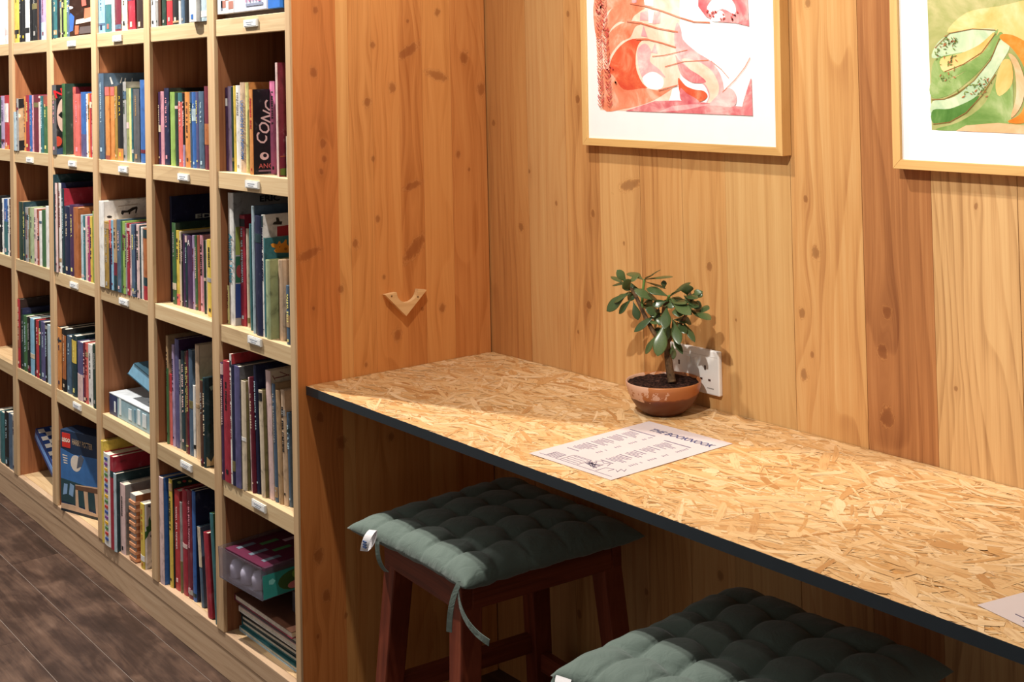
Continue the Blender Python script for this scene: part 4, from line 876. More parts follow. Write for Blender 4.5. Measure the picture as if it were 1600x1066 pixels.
wpart('tie', rib(bez((fx + .002, fy - .016, ZT + .006), (fx + .016, fy - .022, ZT - .044), (fx + .085, fy - .01, ZT - .056)), .013, .0012, (.25, 0, 1)), tie_m, c1)
q0, q1, q2 = ony(590, 846, .016), ony(588, 880, .006), ony(604, 893, .028)
wpart('tie', rib(bez(q0, q1, q2), .011, .0012, (1, .3, .1)), tie_m, c1)
tagm = plain('white_tag', '#dcd8da', .6, .03)
a0_, a1_, a2_ = ony(583, 829, .010), ony(572, 838, -.012), ony(569, 861, -.010); a3_ = ony(583, 850, .006)
tg = wpart('care_tag', rib(bez(a0_, a1_, a2_) + bez(a2_, a3_, a0_, 6), .020, .0008, (.95, .3, .1)), tagm, c1)
mb = MB(); pc = Vector([float(q) for q in ony(571, 848, -.0125)])
for q in range(3):
    mb.box(pc.x - .006, pc.x + .005, pc.y - .003, pc.y - .0002, pc.z - q * .005, pc.z - q * .005 + .0028)
wpart('tag_print', mb, pm('#39507e'), tg)['kind'] = 'stuff'
wpart('care_tag', rib(bez((.985, -.078, ZT + .030), (.998, -.094, ZT + .032), (1.012, -.100, ZT - .005)), .028, .001, (.95, .25, .0)), tagm, c2)
wpart('tie', rib(bez((.958, -.07, ZT + .018), (.95, -.085, ZT - .01), (.955, -.08, ZT - .05)), .014, .0012, (1, .1, 0)), tie_m, c2)

# ================================================================== SOCKET
sk = thing('wall_socket', 'white double wall socket behind the potted plant', 'socket', (0.681, D, 0.7775))
wp = plain('socket_plastic', '#e9e6e2', .3, .02); hole = plain('socket_hole', '#4a2f26', .6, .02)
SX0, SX1, SZ0, SZ1 = .608, .754, .7785, .8645
mb = MB(); mb.box(SX0, SX1, D - .0095, D + .0004, SZ0, SZ1); wpart('face_plate', mb, wp, sk, bevel=.0025)
for cx in (.645, .717):
    mb = MB(); y = D - .0098
    mb.box(cx - .002, cx + .002, y, y + .001, SZ0 + .046, SZ0 + .055)
    for s in (-1, 1): mb.box(cx + s * .011 - .0032, cx + s * .011 + .0032, y, y + .001, SZ0 + .026, SZ0 + .030)
    wpart('pin_holes', mb, hole, sk)
for cx in (.672, .690):
    mb = MB(); mb.hexa([(cx - .005, D - .0095, SZ0 + .050), (cx + .005, D - .0095, SZ0 + .050), (cx + .005, D - .009, SZ0 + .050), (cx - .005, D - .009, SZ0 + .050)],
                      [(cx - .005, D - .0135, SZ0 + .068), (cx + .005, D - .0135, SZ0 + .068), (cx + .005, D - .009, SZ0 + .068), (cx - .005, D - .009, SZ0 + .068)])
    wpart('rocker_switch', mb, wp, sk)
mb = MB()
for q in range(7): mb.box(.722 + q * .0025, .7238 + q * .0025, D - .0097, D - .0093, SZ0 + .0115, SZ0 + .0135)
wpart('maker_mark', mb, pm('#77716c'), sk)
mb = MB(); mb.box(SX0 + .004, SX1 - .004, D - .0098, D - .0094, SZ1 - .0125, SZ1 - .0118); wpart('plate_line', mb, pm('#c9c3bc'), sk)

# ================================================================== POTTED PLANT
PX, PY = .682, .427
pot = thing('potted_jade_plant', 'jade plant with fleshy green leaves in a two-tone brown clay bowl', 'plant', (PX, PY, DESK_Z))
pt_ = NT('clay_bowl', 0.38, 0.45)
z_ = pt_.sep(pt_.coord('Object'))[2]
wv = pt_.noise(pt_.coord('Object'), 22.0, 4.0)
zz = pt_.ma('ADD', z_, pt_.ma('MULTIPLY', pt_.ma('SUBTRACT', wv, .5), .016))
fl = pt_.noise(pt_.coord('Object'), 55.0, 5.0, .65)
basec = pt_.ramp(pt_.ma('MULTIPLY', zz, 10.0), [(.32, lin('#5a2b19')), (.36, lin('#6b351d')), (.385, lin('#9c5a2e')), (.60, lin('#a9683a'))])
flk = pt_.ma('MULTIPLY', pt_.ma('GREATER_THAN', pt_.ma('ADD', fl, pt_.ma('ADD', pt_.ma('MULTIPLY', pt_.sep(pt_.coord('Object'))[0], -2.6), pt_.ma('MULTIPLY', pt_.sep(pt_.coord('Object'))[1], -3.2))), .62), pt_.ma('GREATER_THAN', zz, .032))
pt_.base(pt_.mix(flk, basec, lin('#c89b80')))
prof = [(.0, .0), (.036, .0), (.040, .003), (.052, .012), (.062, .026), (.068, .040), (.0715, .052), (.0730, .0605), (.0715, .0625), (.0695, .0605), (.067, .048), (.05, .018), (.0, .012)]
mb = MB(); mb.lathe(prof, (0, 0, .0), 56); o = link('bowl', mb.mesh('bowl', pt_.m, True), pot); o.location = (0, 0, 0.0006)
soil = NT('soil', .95, .1); sn = soil.noise(soil.coord('Object'), 160.0, 4.0); soil.base(soil.ramp(sn, [(.35, lin('#150d0b')), (.55, lin('#34211b')), (.75, lin('#5a3c30'))])); soil.bump(sn, .9, .006); soil = soil.m
rs = random.Random(2)
mb = MB(); ring = [(r * .0695 / 12) for r in range(13)]
for i, r_ in enumerate(ring):
    for k in range(40):
        t_ = 2 * math.pi * k / 40; mb.v.append((r_ * math.cos(t_), r_ * math.sin(t_), .0575 + rs.uniform(-.0018, .0022) + .002 * (1 - i / 12)))
for i in range(12):
    for k in range(40):
        j = (k + 1) % 40; mb.f.append((i * 40 + k, i * 40 + j, (i + 1) * 40 + j, (i + 1) * 40 + k)); mb.mi.append(0)
mb.closed = False
link('soil', mb.mesh('soil', soil), pot)
bark = NT('jade_bark', .8, .2); bn = bark.noise(bark.coord('Object'), 110, 4.0); bark.base(bark.ramp(bn, [(.3, lin('#3a2a1c')), (.6, lin('#6b5138')), (.8, lin('#8a6d4c'))])); bark.bump(bn, .6, .003); bark = bark.m
twig = plain('green_twig', '#5c7a3a', .6, .15)
def at(u, v, dy=0.0): p = ony(u, v, PY + dy); return Vector((p[0] - PX, p[1] - PY, p[2] - DESK_Z))
def curve(pts, n=8):
    P_ = [Vector(p) for p in pts]; out = []
    for i in range(len(P_) - 1):
        a, b, c, d = P_[max(i - 1, 0)], P_[i], P_[i + 1], P_[min(i + 2, len(P_) - 1)]
        for q in range(n):
            t = q / n; out.append(.5 * ((2 * b) + (c - a) * t + (2 * a - 5 * b + 4 * c - d) * t * t + (3 * b - a - 3 * c + d) * t ** 3))
    return out + [P_[-1]]
def branch(name, pts, r0, r1, mat):
    c_ = curve(pts); n = len(c_); mb = MB(); mb.tube(c_, [r0 + (r1 - r0) * i / (n - 1) for i in range(n)], 10); return link(name, mb.mesh(name, mat, True), pot)
branch('trunk', [at(1050, 597), at(1046, 575), at(1043, 548), at(1040, 520), at(1038, 490, .004), at(1042, 470, .006)], .0085, .0050, bark)
branch('branch', [at(1040, 540), at(1022, 520, -.006), at(1006, 490, -.010), at(993, 462, -.012), at(985, 450, -.014)], .0050, .0030, bark)
branch('branch', [at(1041, 538), at(1054, 520, .006), at(1070, 495, .010), at(1080, 470, .010), at(1074, 450, .012)], .0042, .0026, bark)
branch('twig', [at(1003, 482, -.01), at(1004, 460, -.006), at(1007, 437, -.004)], .0030, .0024, twig)
branch('twig', [at(1042, 472, .006), at(1046, 462, .0)], .0030, .0024, twig)
leaf_m = NT('jade_leaf', .28, .5)
ln = leaf_m.noise(leaf_m.coord('Object'), 60, 3.0); rn = leaf_m.n('ShaderNodeObjectInfo').outputs['Random']
lc = leaf_m.mix(rn, leaf_m.ramp(ln, [(.3, lin('#26331f')), (.7, lin('#435532'))]), leaf_m.ramp(ln, [(.3, lin('#384728')), (.7, lin('#647445'))]))
leaf_m.base(lc); leaf_m = leaf_m.m
def leaf_mesh():
    mb = MB(); N, K = 12, 10
    for i in range(N + 1):
        t = i / N; wd = .5 * (math.sin(math.pi * t ** 1.45) ** .62) * (.35 + .65 * min(1, t * 1.6)) if 0 < t < 1 else 0.03
        cz = .10 * math.sin(math.pi * t * .9)
        for k in range(K):
            a = 2 * math.pi * k / K; tk = .11 * (math.sin(math.pi * t) ** .5 if 0 < t < 1 else .1)
            mb.v.append((t, wd * math.cos(a), cz + tk * math.sin(a) + .10 * wd * math.cos(a) ** 2))
    for i in range(N):
        for k in range(K):
            j = (k + 1) % K; mb.f.append((i * K + k, i * K + j, (i + 1) * K + j, (i + 1) * K + k)); mb.mi.append(0)
    mb.f.append(tuple(range(K))[::-1]); mb.mi.append(0); mb.f.append(tuple(N * K + k for k in range(K))); mb.mi.append(0)
    return mb.mesh('leaf', leaf_m, True)
leaf_me = leaf_mesh()
LEAF = [  # base px, tip px, width px, base dy, tip dy, face tilt (0 = flat face to camera-up mix)
 ((980, 443), (966, 425), 13, -.014, -.03, 20), ((980, 443), (996, 433), 12, -.014, -.004, 60), ((978, 446), (958, 434), 7, -.014, -.01, 75), ((979, 444), (960, 446), 8, -.014, -.02, 70), ((984, 454), (976, 440), 18, -.014, -.035, 15),
 ((984, 455), (953, 482), 17, -.014, -.03, 25), ((986, 458), (963, 470), 14, -.014, -.025, 55), ((988, 466), (970, 487), 11, -.012, -.02, 40), ((989, 470), (996, 496), 12, -.012, -.01, 20),
 ((1006, 438), (985, 428), 12, -.004, .01, 70), ((1006, 438), (1029, 424), 6, -.004, .008, 80), ((1006, 437), (1045, 434), 9, -.004, .0, 78), ((1006, 438), (1018, 431), 9, -.004, -.02, 60), ((1007, 440), (1036, 450), 5, -.004, .012, 80), ((1038, 452), (1037, 440), 8, .006, .004, 30),
 ((1046, 464), (1015, 453), 14, .0, -.02, 55), ((1028, 472), (996, 456), 14, .0, -.025, 50), ((1032, 474), (1014, 462), 11, .0, -.03, 45), ((1046, 464), (1075, 445), 10, .0, .025, 75), ((1046, 463), (1060, 455), 9, .0, -.015, 60), ((1074, 462), (1073, 447), 18, .012, .0, 20), ((1072, 466), (1095, 458), 10, .012, .02, 50), ((1085, 468), (1094, 456), 14, .012, .02, 30),
 ((1046, 465), (1074, 489), 18, .0, -.02, 30), ((1050, 464), (1070, 474), 9, .0, .0, 60), ((1070, 466), (1088, 478), 10, .012, .0, 60), ((1072, 480), (1100, 497), 9, .012, .004, 55), ((1042, 478), (1039, 509), 17, .0, -.03, 12), ((1028, 490), (996, 515), 11, .0, -.03, 45),
 ((1030, 488), (1017, 492), 13, .0, -.015, 25), ((1032, 486), (1004, 478), 9, .0, .0, 70), ((1040, 500), (1029, 549), 21, -.004, -.03, 8), ((1044, 498), (1040, 528), 14, .0, -.012, 20), ((1050, 497), (1060, 533), 15, .004, -.02, 14), ((1058, 503), (1070, 519), 12, .008, .0, 25), ((1065, 500), (1083, 530), 9, .010, .01, 40), ((1066, 498), (1078, 506), 8, .010, .02, 60), ((1026, 522), (1011, 549), 9, -.004, -.01, 35), ((1048, 520), (1064, 549), 8, .004, -.006, 40), ((1028, 500), (1023, 512), 12, .0, .012, 25), ((1052, 545), (1046, 552), 7, .0, .0, 30), ((1056, 480), (1078, 490), 10, .006, .02, 50), ((1048, 500), (1042, 520), 12, .0, .012, 30), ((1050, 535), (1052, 558), 9, .004, .006, 30), ((1060, 470), (1046, 480), 10, .006, -.01, 50), ((1012, 500), (1024, 506), 7, -.008, -.016, 45),
]
lr_ = random.Random(21)
for (cu, cv) in ((1044, 470), (1036, 492), (1060, 478), (1076, 474), (1052, 500), (1030, 480), (1068, 462), (1000, 452), (1040, 515), (1084, 486), (1056, 515), (1020, 462)):
    for q in range(2):
        a_ = lr_.uniform(-.4, 3.5); l_ = lr_.uniform(18, 28)
        LEAF.append(((cu, cv), (cu + l_ * math.cos(a_), cv + l_ * math.sin(a_) * .8), lr_.uniform(10, 15), lr_.uniform(-.002, .014), lr_.uniform(-.02, .022), lr_.uniform(15, 65)))
for (b, t, wpx, dyb, dyt, tilt) in LEAF:
    pb_, ptp = at(*b, dyb), at(*t, dyt); d = ptp - pb_; L = d.length; x = d.normalized()
    view = Vector((CAM[0] - PX, CAM[1] - PY, CAM[2] - DESK_Z)).normalized()
    nrm = (view * math.cos(R(tilt)) + Vector((0, 0, 1)) * math.sin(R(tilt)))
    nrm = (nrm - x * nrm.dot(x)).normalized(); y = nrm.cross(x)
    L *= 1.16; wid = 1.08 * wpx / 800 / max(.35, abs(math.cos(R(tilt * .7)))) ; wid = min(wid, L * 1.0)
    M = Matrix(((x.x * L, y.x * wid, nrm.x * wid * .62, pb_.x), (x.y * L, y.y * wid, nrm.y * wid * .62, pb_.y), (x.z * L, y.z * wid, nrm.z * wid * .62, pb_.z), (0, 0, 0, 1)))
    o = link('leaf', leaf_me, pot); o.matrix_local = M

# ================================================================== MENUS ON THE DESK
pap = plain('menu_paper', '#cdbfbd', .45, .02); inkm = pm('#6d6478'); inkb = pm('#3b4470')
mn = thing('paper_menu', 'printed paper menu sheet lying beside the potted plant', 'paper', (.819, .2175, DESK_Z + .0004))
mn.rotation_euler = (0, 0, R(-2.2) * -1)
mn.rotation_euler = (0, 0, R(1.9))
mb = MB(); hw, hh = .1035, .1465
N = 10
for i in range(N):
    for j in range(N):
        pass
mb.box(-hw, hw, -hh, hh, 0, .0005); link('sheet', mb.mesh('sheet', pap), mn)
put_text('heading', 'THE BOOKNOOK', mn, (-.062, .108, .0008), (1, 0, 0), (0, 1, 0), .022, inkb, shear=.2, squash=.86, bold=.015)
mb = MB(); rr = random.Random(9); zt = .0008
def dash(x0, x1, y, t=.0016): mb.box(x0, x1, y - t * .5, y + t * .5, .0004, zt)
for cx0 in (-.082, .012):
    y = .082 if cx0 < 0 else .075
    dash(cx0 - .006, cx0 + .058, y, .0028); y -= .010
    while y > -.048:
        n = rr.choice((4, 5, 6))
        for q in range(n):
            dash(cx0 + rr.uniform(0, .004), cx0 + rr.uniform(.022, .042), y)
            if rr.random() < .85: dash(cx0 + .056, cx0 + .062, y)
            y -= .0052
        y -= .006
        dash(cx0, cx0 + .03, y, .0022); y -= .007
link('menu_lines', mb.mesh('menu_lines', inkm), mn)
mb = MB()
def stroke(pts, wd=.0011):
    for (x0, y0), (x1, y1) in zip(pts[:-1], pts[1:]):
        d = Vector((x1 - x0, y1 - y0, 0)); n = Vector((-d.y, d.x, 0)).normalized() * wd * .5
        mb.hexa([Vector((x0, y0, .0004)) - n, Vector((x1, y1, .0004)) - n, Vector((x1, y1, .0004)) + n, Vector((x0, y0, .0004)) + n], [Vector((x0, y0, zt)) - n, Vector((x1, y1, zt)) - n, Vector((x1, y1, zt)) + n, Vector((x0, y0, zt)) + n])
stroke([(-.092, -.132), (.092, -.134)])
for q in range(5): stroke([(-.075, -.128 + q * .004), (-.05, -.128 + q * .004)])
stroke([(-.076, -.13), (-.076, -.108), (-.05, -.108), (-.05, -.13)])
stroke([(-.04, -.131), (-.04, -.098), (.004, -.098), (.004, -.131)]); 
for q in range(4): stroke([(-.036, -.126 + q * .008), (.0, -.126 + q * .008)])
sc = [(.004 + rr.uniform(0, .04), -.13 + rr.uniform(0, .035)) for _ in range(22)]; stroke(sc)
stroke([(.01, -.095), (.02, -.088), (.03, -.094), (.04, -.088), (.045, -.1)])
stroke([(.05, -.131), (.05, -.108), (.066, -.104), (.066, -.118)]); stroke([(.07, -.104), (.08, -.11), (.074, -.096), (.086, -.1), (.08, -.09)])
link('line_drawing', mb.mesh('line_drawing', inkm), mn)
m2 = thing('paper_leaflet', 'white paper leaflet with yellow motif at the right end of desk', 'paper', (1.588, .083, DESK_Z + .0004))
m2.rotation_euler = (0, 0, R(-12))
mb = MB(); mb.box(0, .297, 0, .21, 0, .0005); link('sheet', mb.mesh('sheet', pap), m2)
gy = pm('#d9a034')
mb = MB()
for (x, y, r_) in ((.052, .046, .009), (.068, .042, .011), (.058, .032, .009), (.078, .030, .010), (.064, .056, .008)):
    mb.tube([(x, y, .0004), (x, y, .0011)], r_, 14)
link('yellow_motif', mb.mesh('yellow_motif', gy), m2)
mb = MB(); mb.box(.042, .2, .0180, .0195, .0004, .0010); mb.box(.06, .2, .011, .0122, .0004, .0010); link('text_lines', mb.mesh('text_lines', inkm), m2)

# ================================================================== PICTURES
fr_m = wood('frame_oak', '#b07a3e', '#d29e5e', '#e0b272', 'Z', 'X', (), 90, .5, 7, .2, bump=.04)
fr_mv = wood('frame_oak_upright', '#b07a3e', '#d29e5e', '#e0b272', 'X', 'Z', (), 92, .5, 7, .2, bump=.04)
mat_m = plain('mount_paper', '#e9e8e6', .75, .015, 30)
YF = D - .0255
def picture(label, x0, x1, z0, z1, tilt):
    p = thing('framed_picture', label, 'picture', (x0, D, z0), None, (0, R(tilt), 0))
    W, H = x1 - x0, z1 - z0; fw = .0155
    yf = YF - D
    def bar(pts, m):
        mb = MB(); mb.prism([(x, yf, z) for x, z in pts], (0, .0245, 0)); link('frame_bar', mb.mesh('frame_bar', m, bevel=.0007), p)
    bar([(0, 0), (W, 0), (W - fw, fw), (fw, fw)], fr_m); bar([(0, H), (fw, H - fw), (W - fw, H - fw), (W, H)], fr_m)
    bar([(0, 0), (fw, fw), (fw, H - fw), (0, H)], fr_mv); bar([(W, 0), (W, H), (W - fw, H - fw), (W - fw, fw)], fr_mv)
    mb = MB(); mb.box(fw - .003, W - fw + .003, yf + .006, yf + .0085, fw - .003, H - fw + .003); link('mount', mb.mesh('mount', mat_m), p)
    return p, W, H, yf + .006
p1, W1, H1, yp1 = picture('red and orange watercolour in a pale wood frame above the plant', .381, .942, 1.2535, 1.955, 0.5)
p2, W2, H2, yp2 = picture('green and orange watercolour in a pale wood frame, right edge', 1.181, 1.742, 1.2365, 1.94, 0.5)
def art(parent, yp, shapes, name_='print_shape'):
    """shapes: (material, [(u, v)...]) traced from the photograph on the picture's own plane"""
    inv = (Matrix.Translation(parent.location) @ parent.rotation_euler.to_matrix().to_4x4()).inverted()
    for i, (m, pts) in enumerate(shapes):
        mb = MB(); q = [inv @ Vector(ony(u, v, D + yp)) for u, v in pts]
        q = [Vector((p.x, yp - .00005 - .00006 * (i + 1), p.z)) for p in q]
        mb.prism(q, (0, .00005, 0)); link(name_, mb.mesh(name_, m), parent)
def sm(pts, n=6):
    """closed smooth outline"""
    P_ = [np.array(p, float) for p in pts]; out = []; L = len(P_)
    for i in range(L):
        a, b, c, d = P_[i - 1], P_[i], P_[(i + 1) % L], P_[(i + 2) % L]
        for q in range(n):
            t = q / n; out.append(tuple(.5 * ((2 * b) + (c - a) * t + (2 * a - 5 * b + 4 * c - d) * t * t + (3 * b - a - 3 * c + d) * t ** 3)))
    return out
def band(pts, wd):
    P_ = []
    n = len(pts); up, dn = [], []
    for i in range(n):
        a = np.array(pts[max(i - 1, 0)], float); b = np.array(pts[min(i + 1, n - 1)], float); d = b - a; nn = np.array([-d[1], d[0]]) / (np.linalg.norm(d) + 1e-9) * wd * .5
        up.append(tuple(np.array(pts[i]) + nn)); dn.append(tuple(np.array(pts[i]) - nn))
    return up + dn[::-1]
wc_pale = watercolour('wash_pale', '#f0cdbf', '#f3ddd2', '#f0ebe6'); wc_or = watercolour('wash_orange', '#d36d4c', '#df8d6c', '#ebbba2'); wc_deep = watercolour('wash_red', '#c94330', '#d6603f', '#e2906c')
wc_pk = watercolour('wash_pink', '#c4505a', '#d47c7e', '#e8b6b0'); wc_rose = watercolour('wash_rose', '#d9828a', '#e6aaa8', '#efd2cc'); wc_peach = watercolour('wash_peach', '#eab79c', '#f0cdb6', '#f3e0d0'); wc_white = watercolour('wash_white', '#efe9e6', '#f2eeec', '#f3f1f0')
wc_line = watercolour('line_red', '#d0694c', '#da8062', '#e09a80'); wc_dark = watercolour('line_dark_red', '#b23a3e', '#c24c48', '#cc6054')
art(p1, yp1, [
 (wc_white, [(921, -130), (1162, -118), (1178, 181), (938, 172)]),
 (wc_peach, [(924, -60), (1020, -60), (1062, 0), (1062, 100), (1040, 176), (938, 172), (928, 0)]),
 (wc_or, sm([(928, 4), (945, -20), (1000, -30), (1010, 10), (985, 18), (960, 12), (945, 26), (938, 60), (930, 50)], 4)),
 (wc_or, sm([(945, 45), (955, 15), (980, 5), (1008, 10), (1000, 18), (990, 26), (984, 36), (968, 34), (955, 45), (948, 60)], 4)),
 (wc_or, sm([(948, 62), (962, 42), (985, 33), (1005, 36), (993, 42), (985, 58), (970, 66), (955, 85), (950, 100)], 4)),
 (wc_deep, sm([(953, 100), (964, 78), (982, 63), (1005, 60), (1015, 62), (1000, 70), (994, 84), (994, 105), (1000, 122), (1012, 136), (990, 150), (965, 140), (955, 120)], 5)),
 (wc_or, sm([(940, 110), (958, 118), (975, 140), (1005, 138), (1030, 140), (1058, 132), (1030, 152), (1005, 163), (975, 170), (942, 170)], 4)),
 (wc_peach, sm([(994, 86), (1003, 64), (1030, 66), (1056, 75), (1062, 100), (1060, 132), (1035, 141), (1012, 137), (998, 118)], 5)),
 (wc_rose, sm([(996, 80), (1008, 68), (1018, 80), (1016, 96), (1030, 108), (1040, 122), (1022, 112), (1008, 124), (1000, 112)], 4)),
 (wc_white, sm([(1004, 122), (1020, 112), (1036, 122), (1034, 138), (1014, 138)], 4)),
 (wc_rose, [(1001, 20), (1012, 16), (1014, 32), (1000, 32)]), (wc_rose, [(1024, 16), (1032, 18), (1032, 36), (1020, 38)]), (wc_white, [(1013, 15), (1023, 17), (1020, 36), (1014, 36)]),
 (wc_rose, [(1002, 56), (1006, 40), (1012, 58)]), (wc_rose, [(1018, 82), (1024, 68), (1028, 84)]),
 (wc_rose, [(985, -40), (998, -40), (995, 4), (988, 6)]), (wc_white, [(1000, -40), (1020, -40), (1022, 10), (1008, 8)]),
 (wc_rose, sm([(1058, 36), (1064, 44), (1068, 62), (1090, 82), (1112, 96), (1126, 116), (1131, 138), (1128, 150), (1116, 160), (1104, 162), (1108, 150), (1100, 132), (1080, 122), (1068, 100), (1060, 92), (1054, 60)], 5)),
 (wc_peach, sm([(1066, 92), (1090, 96), (1112, 110), (1124, 134), (1120, 152), (1106, 162), (1110, 148), (1100, 128), (1082, 112)], 4)),
 (wc_pk, sm([(1056, 86), (1062, 94), (1078, 108), (1094, 118), (1104, 128), (1092, 130), (1080, 128), (1066, 118), (1060, 104)], 4)),
 (wc_deep, sm([(1060, 122), (1072, 134), (1086, 140), (1100, 142), (1106, 150), (1098, 158), (1080, 160), (1066, 156)], 4)),
 (wc_pk, sm([(1064, 138), (1074, 146), (1088, 154), (1092, 160), (1066, 158)], 4)),
 (wc_pk, [(978, 173.5), (1000, 166), (1024, 158), (1060, 157), (1100, 160), (1130, 164), (1176, 168), (1177, 181), (1050, 176)]),
 (wc_rose, [(1050, 166), (1080, 163), (1112, 163), (1070, 172), (1030, 175)]),
 (wc_rose, sm([(1136, 138), (1150, 146), (1148, 166), (1120, 165), (1110, 162)], 4)),
 (wc_pk, [(1174, 122), (1175, 124), (1177, 181), (1158, 180), (1162, 160), (1168, 140)]),
 (wc_pk, [(1092, -60), (1166, -60), (1171, 41), (1150, 36), (1120, 34), (1104, 26), (1092, 10)]),
 (wc_white, sm([(1106, 10), (1125, -10), (1140, -5), (1150, 10), (1148, 22), (1130, 14), (1112, 22)], 4)), (wc_white, sm([(1112, 30), (1126, 16), (1134, 26), (1122, 34)], 3)),
 (wc_line, band([(985, 5), (1008, 9), (1035, 17), (1062, 27), (1085, 34), (1110, 35)], 2.2)), (wc_line, band([(980, 33), (1002, 36), (1028, 44), (1060, 50)], 2.2)), (wc_line, band([(995, 61), (1015, 62), (1035, 67), (1057, 74)], 2.0)),
 (wc_line, band([(1020, 88), (1040, 86), (1075, 78)], 1.0)), (wc_line, band([(1040, 104), (1070, 96), (1108, 94)], 1.2)), (wc_line, band([(1130, 144), (1150, 124), (1165, 105), (1173, 90)], 1.0)), (wc_line, band([(1112, 95), (1128, 108), (1140, 122)], .7)),
 (wc_line, band([(1030, 141), (1060, 133)], 1.6)),
])
shp = []
ra = random.Random(4)
for k in range(44):
    v0 = -40 + k * 4.8
    for cxx in (936 + v0 * .03, 944 + v0 * .06):
        for sd_ in (-1, 1):
            u = cxx + ra.uniform(-.8, .8); v = v0 + ra.uniform(-1, 1); l_ = ra.uniform(3.5, 5.5)
            shp.append((wc_dark if ra.random() < .5 else wc_line, band([(u, v), (u + sd_ * 2.4, v - l_ * .5), (u + sd_ * 4.2, v - l_ * 1.3)], 1.1)))
for (u, v) in ((944, 12), (948, 48), (955, 108), (965, 125), (938, 16), (1118, 22), (1130, 26), (1142, 30), (1110, 20), (1150, 20)):
    for k in range(4):
        a = ra.uniform(0, 6.28); shp.append((wc_dark, sm([(u + 4 * math.cos(a) + 1.5 * math.cos(t), v + 4 * math.sin(a) + 2 * math.sin(t)) for t in (0, 2.1, 4.2)], 3)))
inv = (Matrix.Translation(p1.location) @ p1.rotation_euler.to_matrix().to_4x4()).inverted()
mb = MB(); mi = {wc_dark: 0, wc_line: 1}
for (m, pts) in shp:
    q = [inv @ Vector(ony(u, v, D + yp1)) for u, v in pts]; mb.prism([Vector((p.x, yp1 - .0034, p.z)) for p in q], (0, .0001, 0), mi[m])
link('print_foliage', mb.mesh('print_foliage', [wc_dark, wc_line]), p1)['kind'] = 'stuff'
g_sky = watercolour('wash_olive', '#7f8848', '#a5a468', '#cdbf8c', 9); g_warm = watercolour('wash_gold', '#d8a050', '#e4bd78', '#ecd7a6', 9); g_lt = watercolour('wash_mint', '#9db893', '#bccaa4', '#d8dabb', 18); g_md = watercolour('wash_green', '#62843f', '#87a05c', '#b3bd86', 16)
g_dk = watercolour('wash_deep_green', '#41692c', '#58803e', '#7f995a', 16); g_or = watercolour('wash_amber', '#cf6a22', '#de8838', '#e6a560', 14); g_pe = watercolour('wash_apricot', '#d99a68', '#e4b388', '#ecc9a6', 14); g_li = watercolour('line_brown', '#7a5230', '#8f6a3c', '#9a7848', 14)
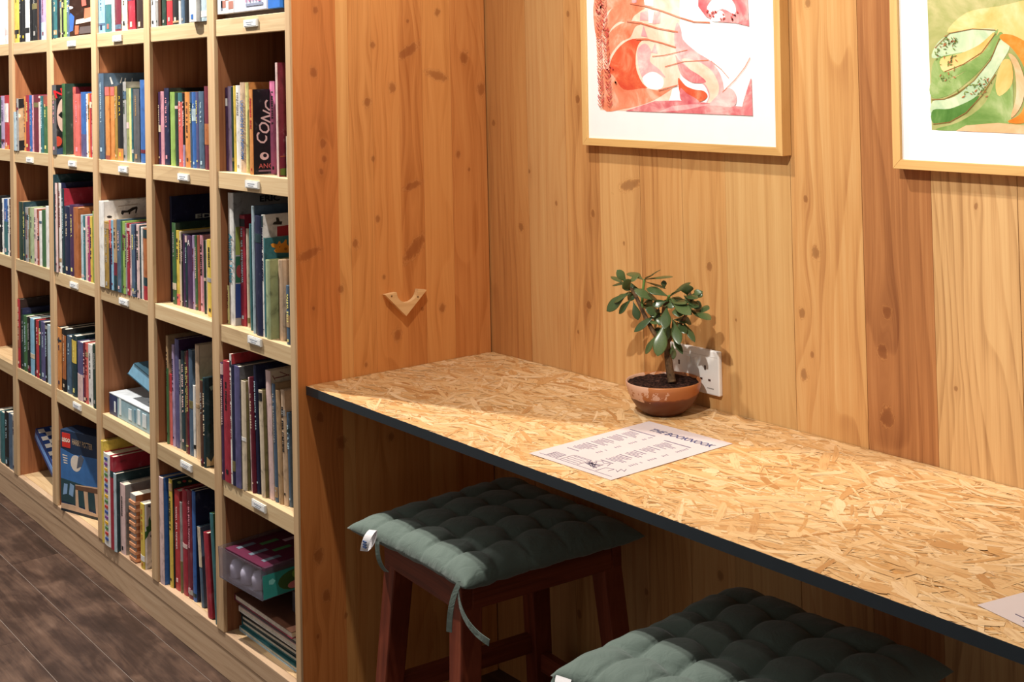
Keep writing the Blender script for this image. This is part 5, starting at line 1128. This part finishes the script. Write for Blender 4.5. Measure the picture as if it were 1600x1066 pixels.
art(p2, yp2, [
 (g_sky, [(1445, -110), (1800, -100), (1800, 218), (1456, 203)]),
 (g_warm, sm([(1480, 50), (1510, 20), (1560, 10), (1640, 0), (1700, 60), (1640, 90), (1570, 60), (1520, 46)], 4)),
 (g_lt, sm([(1456, 90), (1466, 66), (1492, 50), (1530, 45), (1556, 47), (1540, 66), (1510, 84), (1480, 88)], 4)),
 (g_md, sm([(1456, 130), (1460, 95), (1490, 84), (1520, 78), (1546, 58), (1560, 46), (1545, 80), (1510, 110), (1470, 128)], 4)),
 (g_warm, sm([(1470, 92), (1500, 84), (1530, 70), (1554, 50), (1536, 82), (1500, 104), (1475, 112)], 4)),
 (g_md, sm([(1456, 152), (1456, 128), (1490, 122), (1520, 102), (1548, 72), (1562, 50), (1566, 60), (1540, 100), (1510, 130), (1480, 150)], 4)),
 (g_lt, sm([(1458, 180), (1458, 158), (1490, 152), (1520, 128), (1548, 94), (1564, 62), (1578, 72), (1566, 96), (1536, 140), (1500, 168)], 4)),
 (g_dk, sm([(1458, 192), (1458, 172), (1484, 170), (1510, 160), (1530, 150), (1510, 176), (1484, 190)], 4)),
 (g_md, sm([(1462, 202), (1500, 190), (1540, 160), (1566, 100), (1580, 96), (1580, 190), (1540, 196), (1500, 204)], 4)),
 (g_warm, sm([(1556, 130), (1566, 96), (1580, 96), (1582, 130), (1562, 150)], 4)),
 (g_or, sm([(1563, 60), (1568, 53), (1590, 58), (1620, 80), (1632, 120), (1628, 170), (1600, 192), (1575, 190), (1596, 176), (1606, 140), (1600, 104), (1582, 76)], 5)),
 (g_pe, sm([(1576, 84), (1590, 94), (1602, 130), (1596, 165), (1580, 184), (1588, 150), (1586, 110)], 4)),
 (g_pe, [(1494, 204.5), (1510, 196), (1560, 192), (1600, 196), (1700, 190), (1800, 200), (1800, 218)]),
 (g_li, band([(1456, 156), (1476, 155), (1496, 146), (1522, 126), (1548, 94), (1562, 60)], 1.3)), (g_li, band([(1458, 194), (1484, 191), (1510, 176), (1534, 150), (1556, 116)], 1.3)), (g_li, band([(1476, 112), (1506, 100), (1534, 82), (1556, 52)], 1.1)), (g_li, band([(1462, 74), (1484, 52), (1520, 45), (1556, 47)], 1.1)),
])
mb = MB(); ra = random.Random(8); inv = (Matrix.Translation(p2.location) @ p2.rotation_euler.to_matrix().to_4x4()).inverted()
for (cu, cv, n, su, sv) in ((1486, 62, 26, 12, 8), (1468, 80, 16, 6, 14), (1486, 98, 14, 7, 12), (1478, 122, 12, 10, 4), (1530, 138, 22, 14, 10), (1540, 128, 10, 10, 6), (1515, 145, 8, 10, 4)):
    for k in range(n):
        u, v = cu + ra.gauss(0, su * .6), cv + ra.gauss(0, sv * .6); a = ra.uniform(0, 6.28); l_ = ra.uniform(2.0, 4.4)
        pts = [(u, v), (u + l_ * math.cos(a) - l_ * .3 * math.sin(a), v + l_ * math.sin(a) + l_ * .3 * math.cos(a)), (u + 1.8 * l_ * math.cos(a), v + 1.8 * l_ * math.sin(a)), (u + l_ * math.cos(a) + l_ * .3 * math.sin(a), v + l_ * math.sin(a) - l_ * .3 * math.cos(a))]
        u0 = max(u, 1458); q = [inv @ Vector(ony(max(a_, 1457), b_, D + yp2)) for a_, b_ in pts]
        mb.prism([Vector((p.x, yp2 - .0014, p.z)) for p in q], (0, .0001, 0), k % 3)
link('print_foliage', mb.mesh('print_foliage', [pm('#76853f'), pm('#a8683c'), pm('#64783f')]), p2)['kind'] = 'stuff'
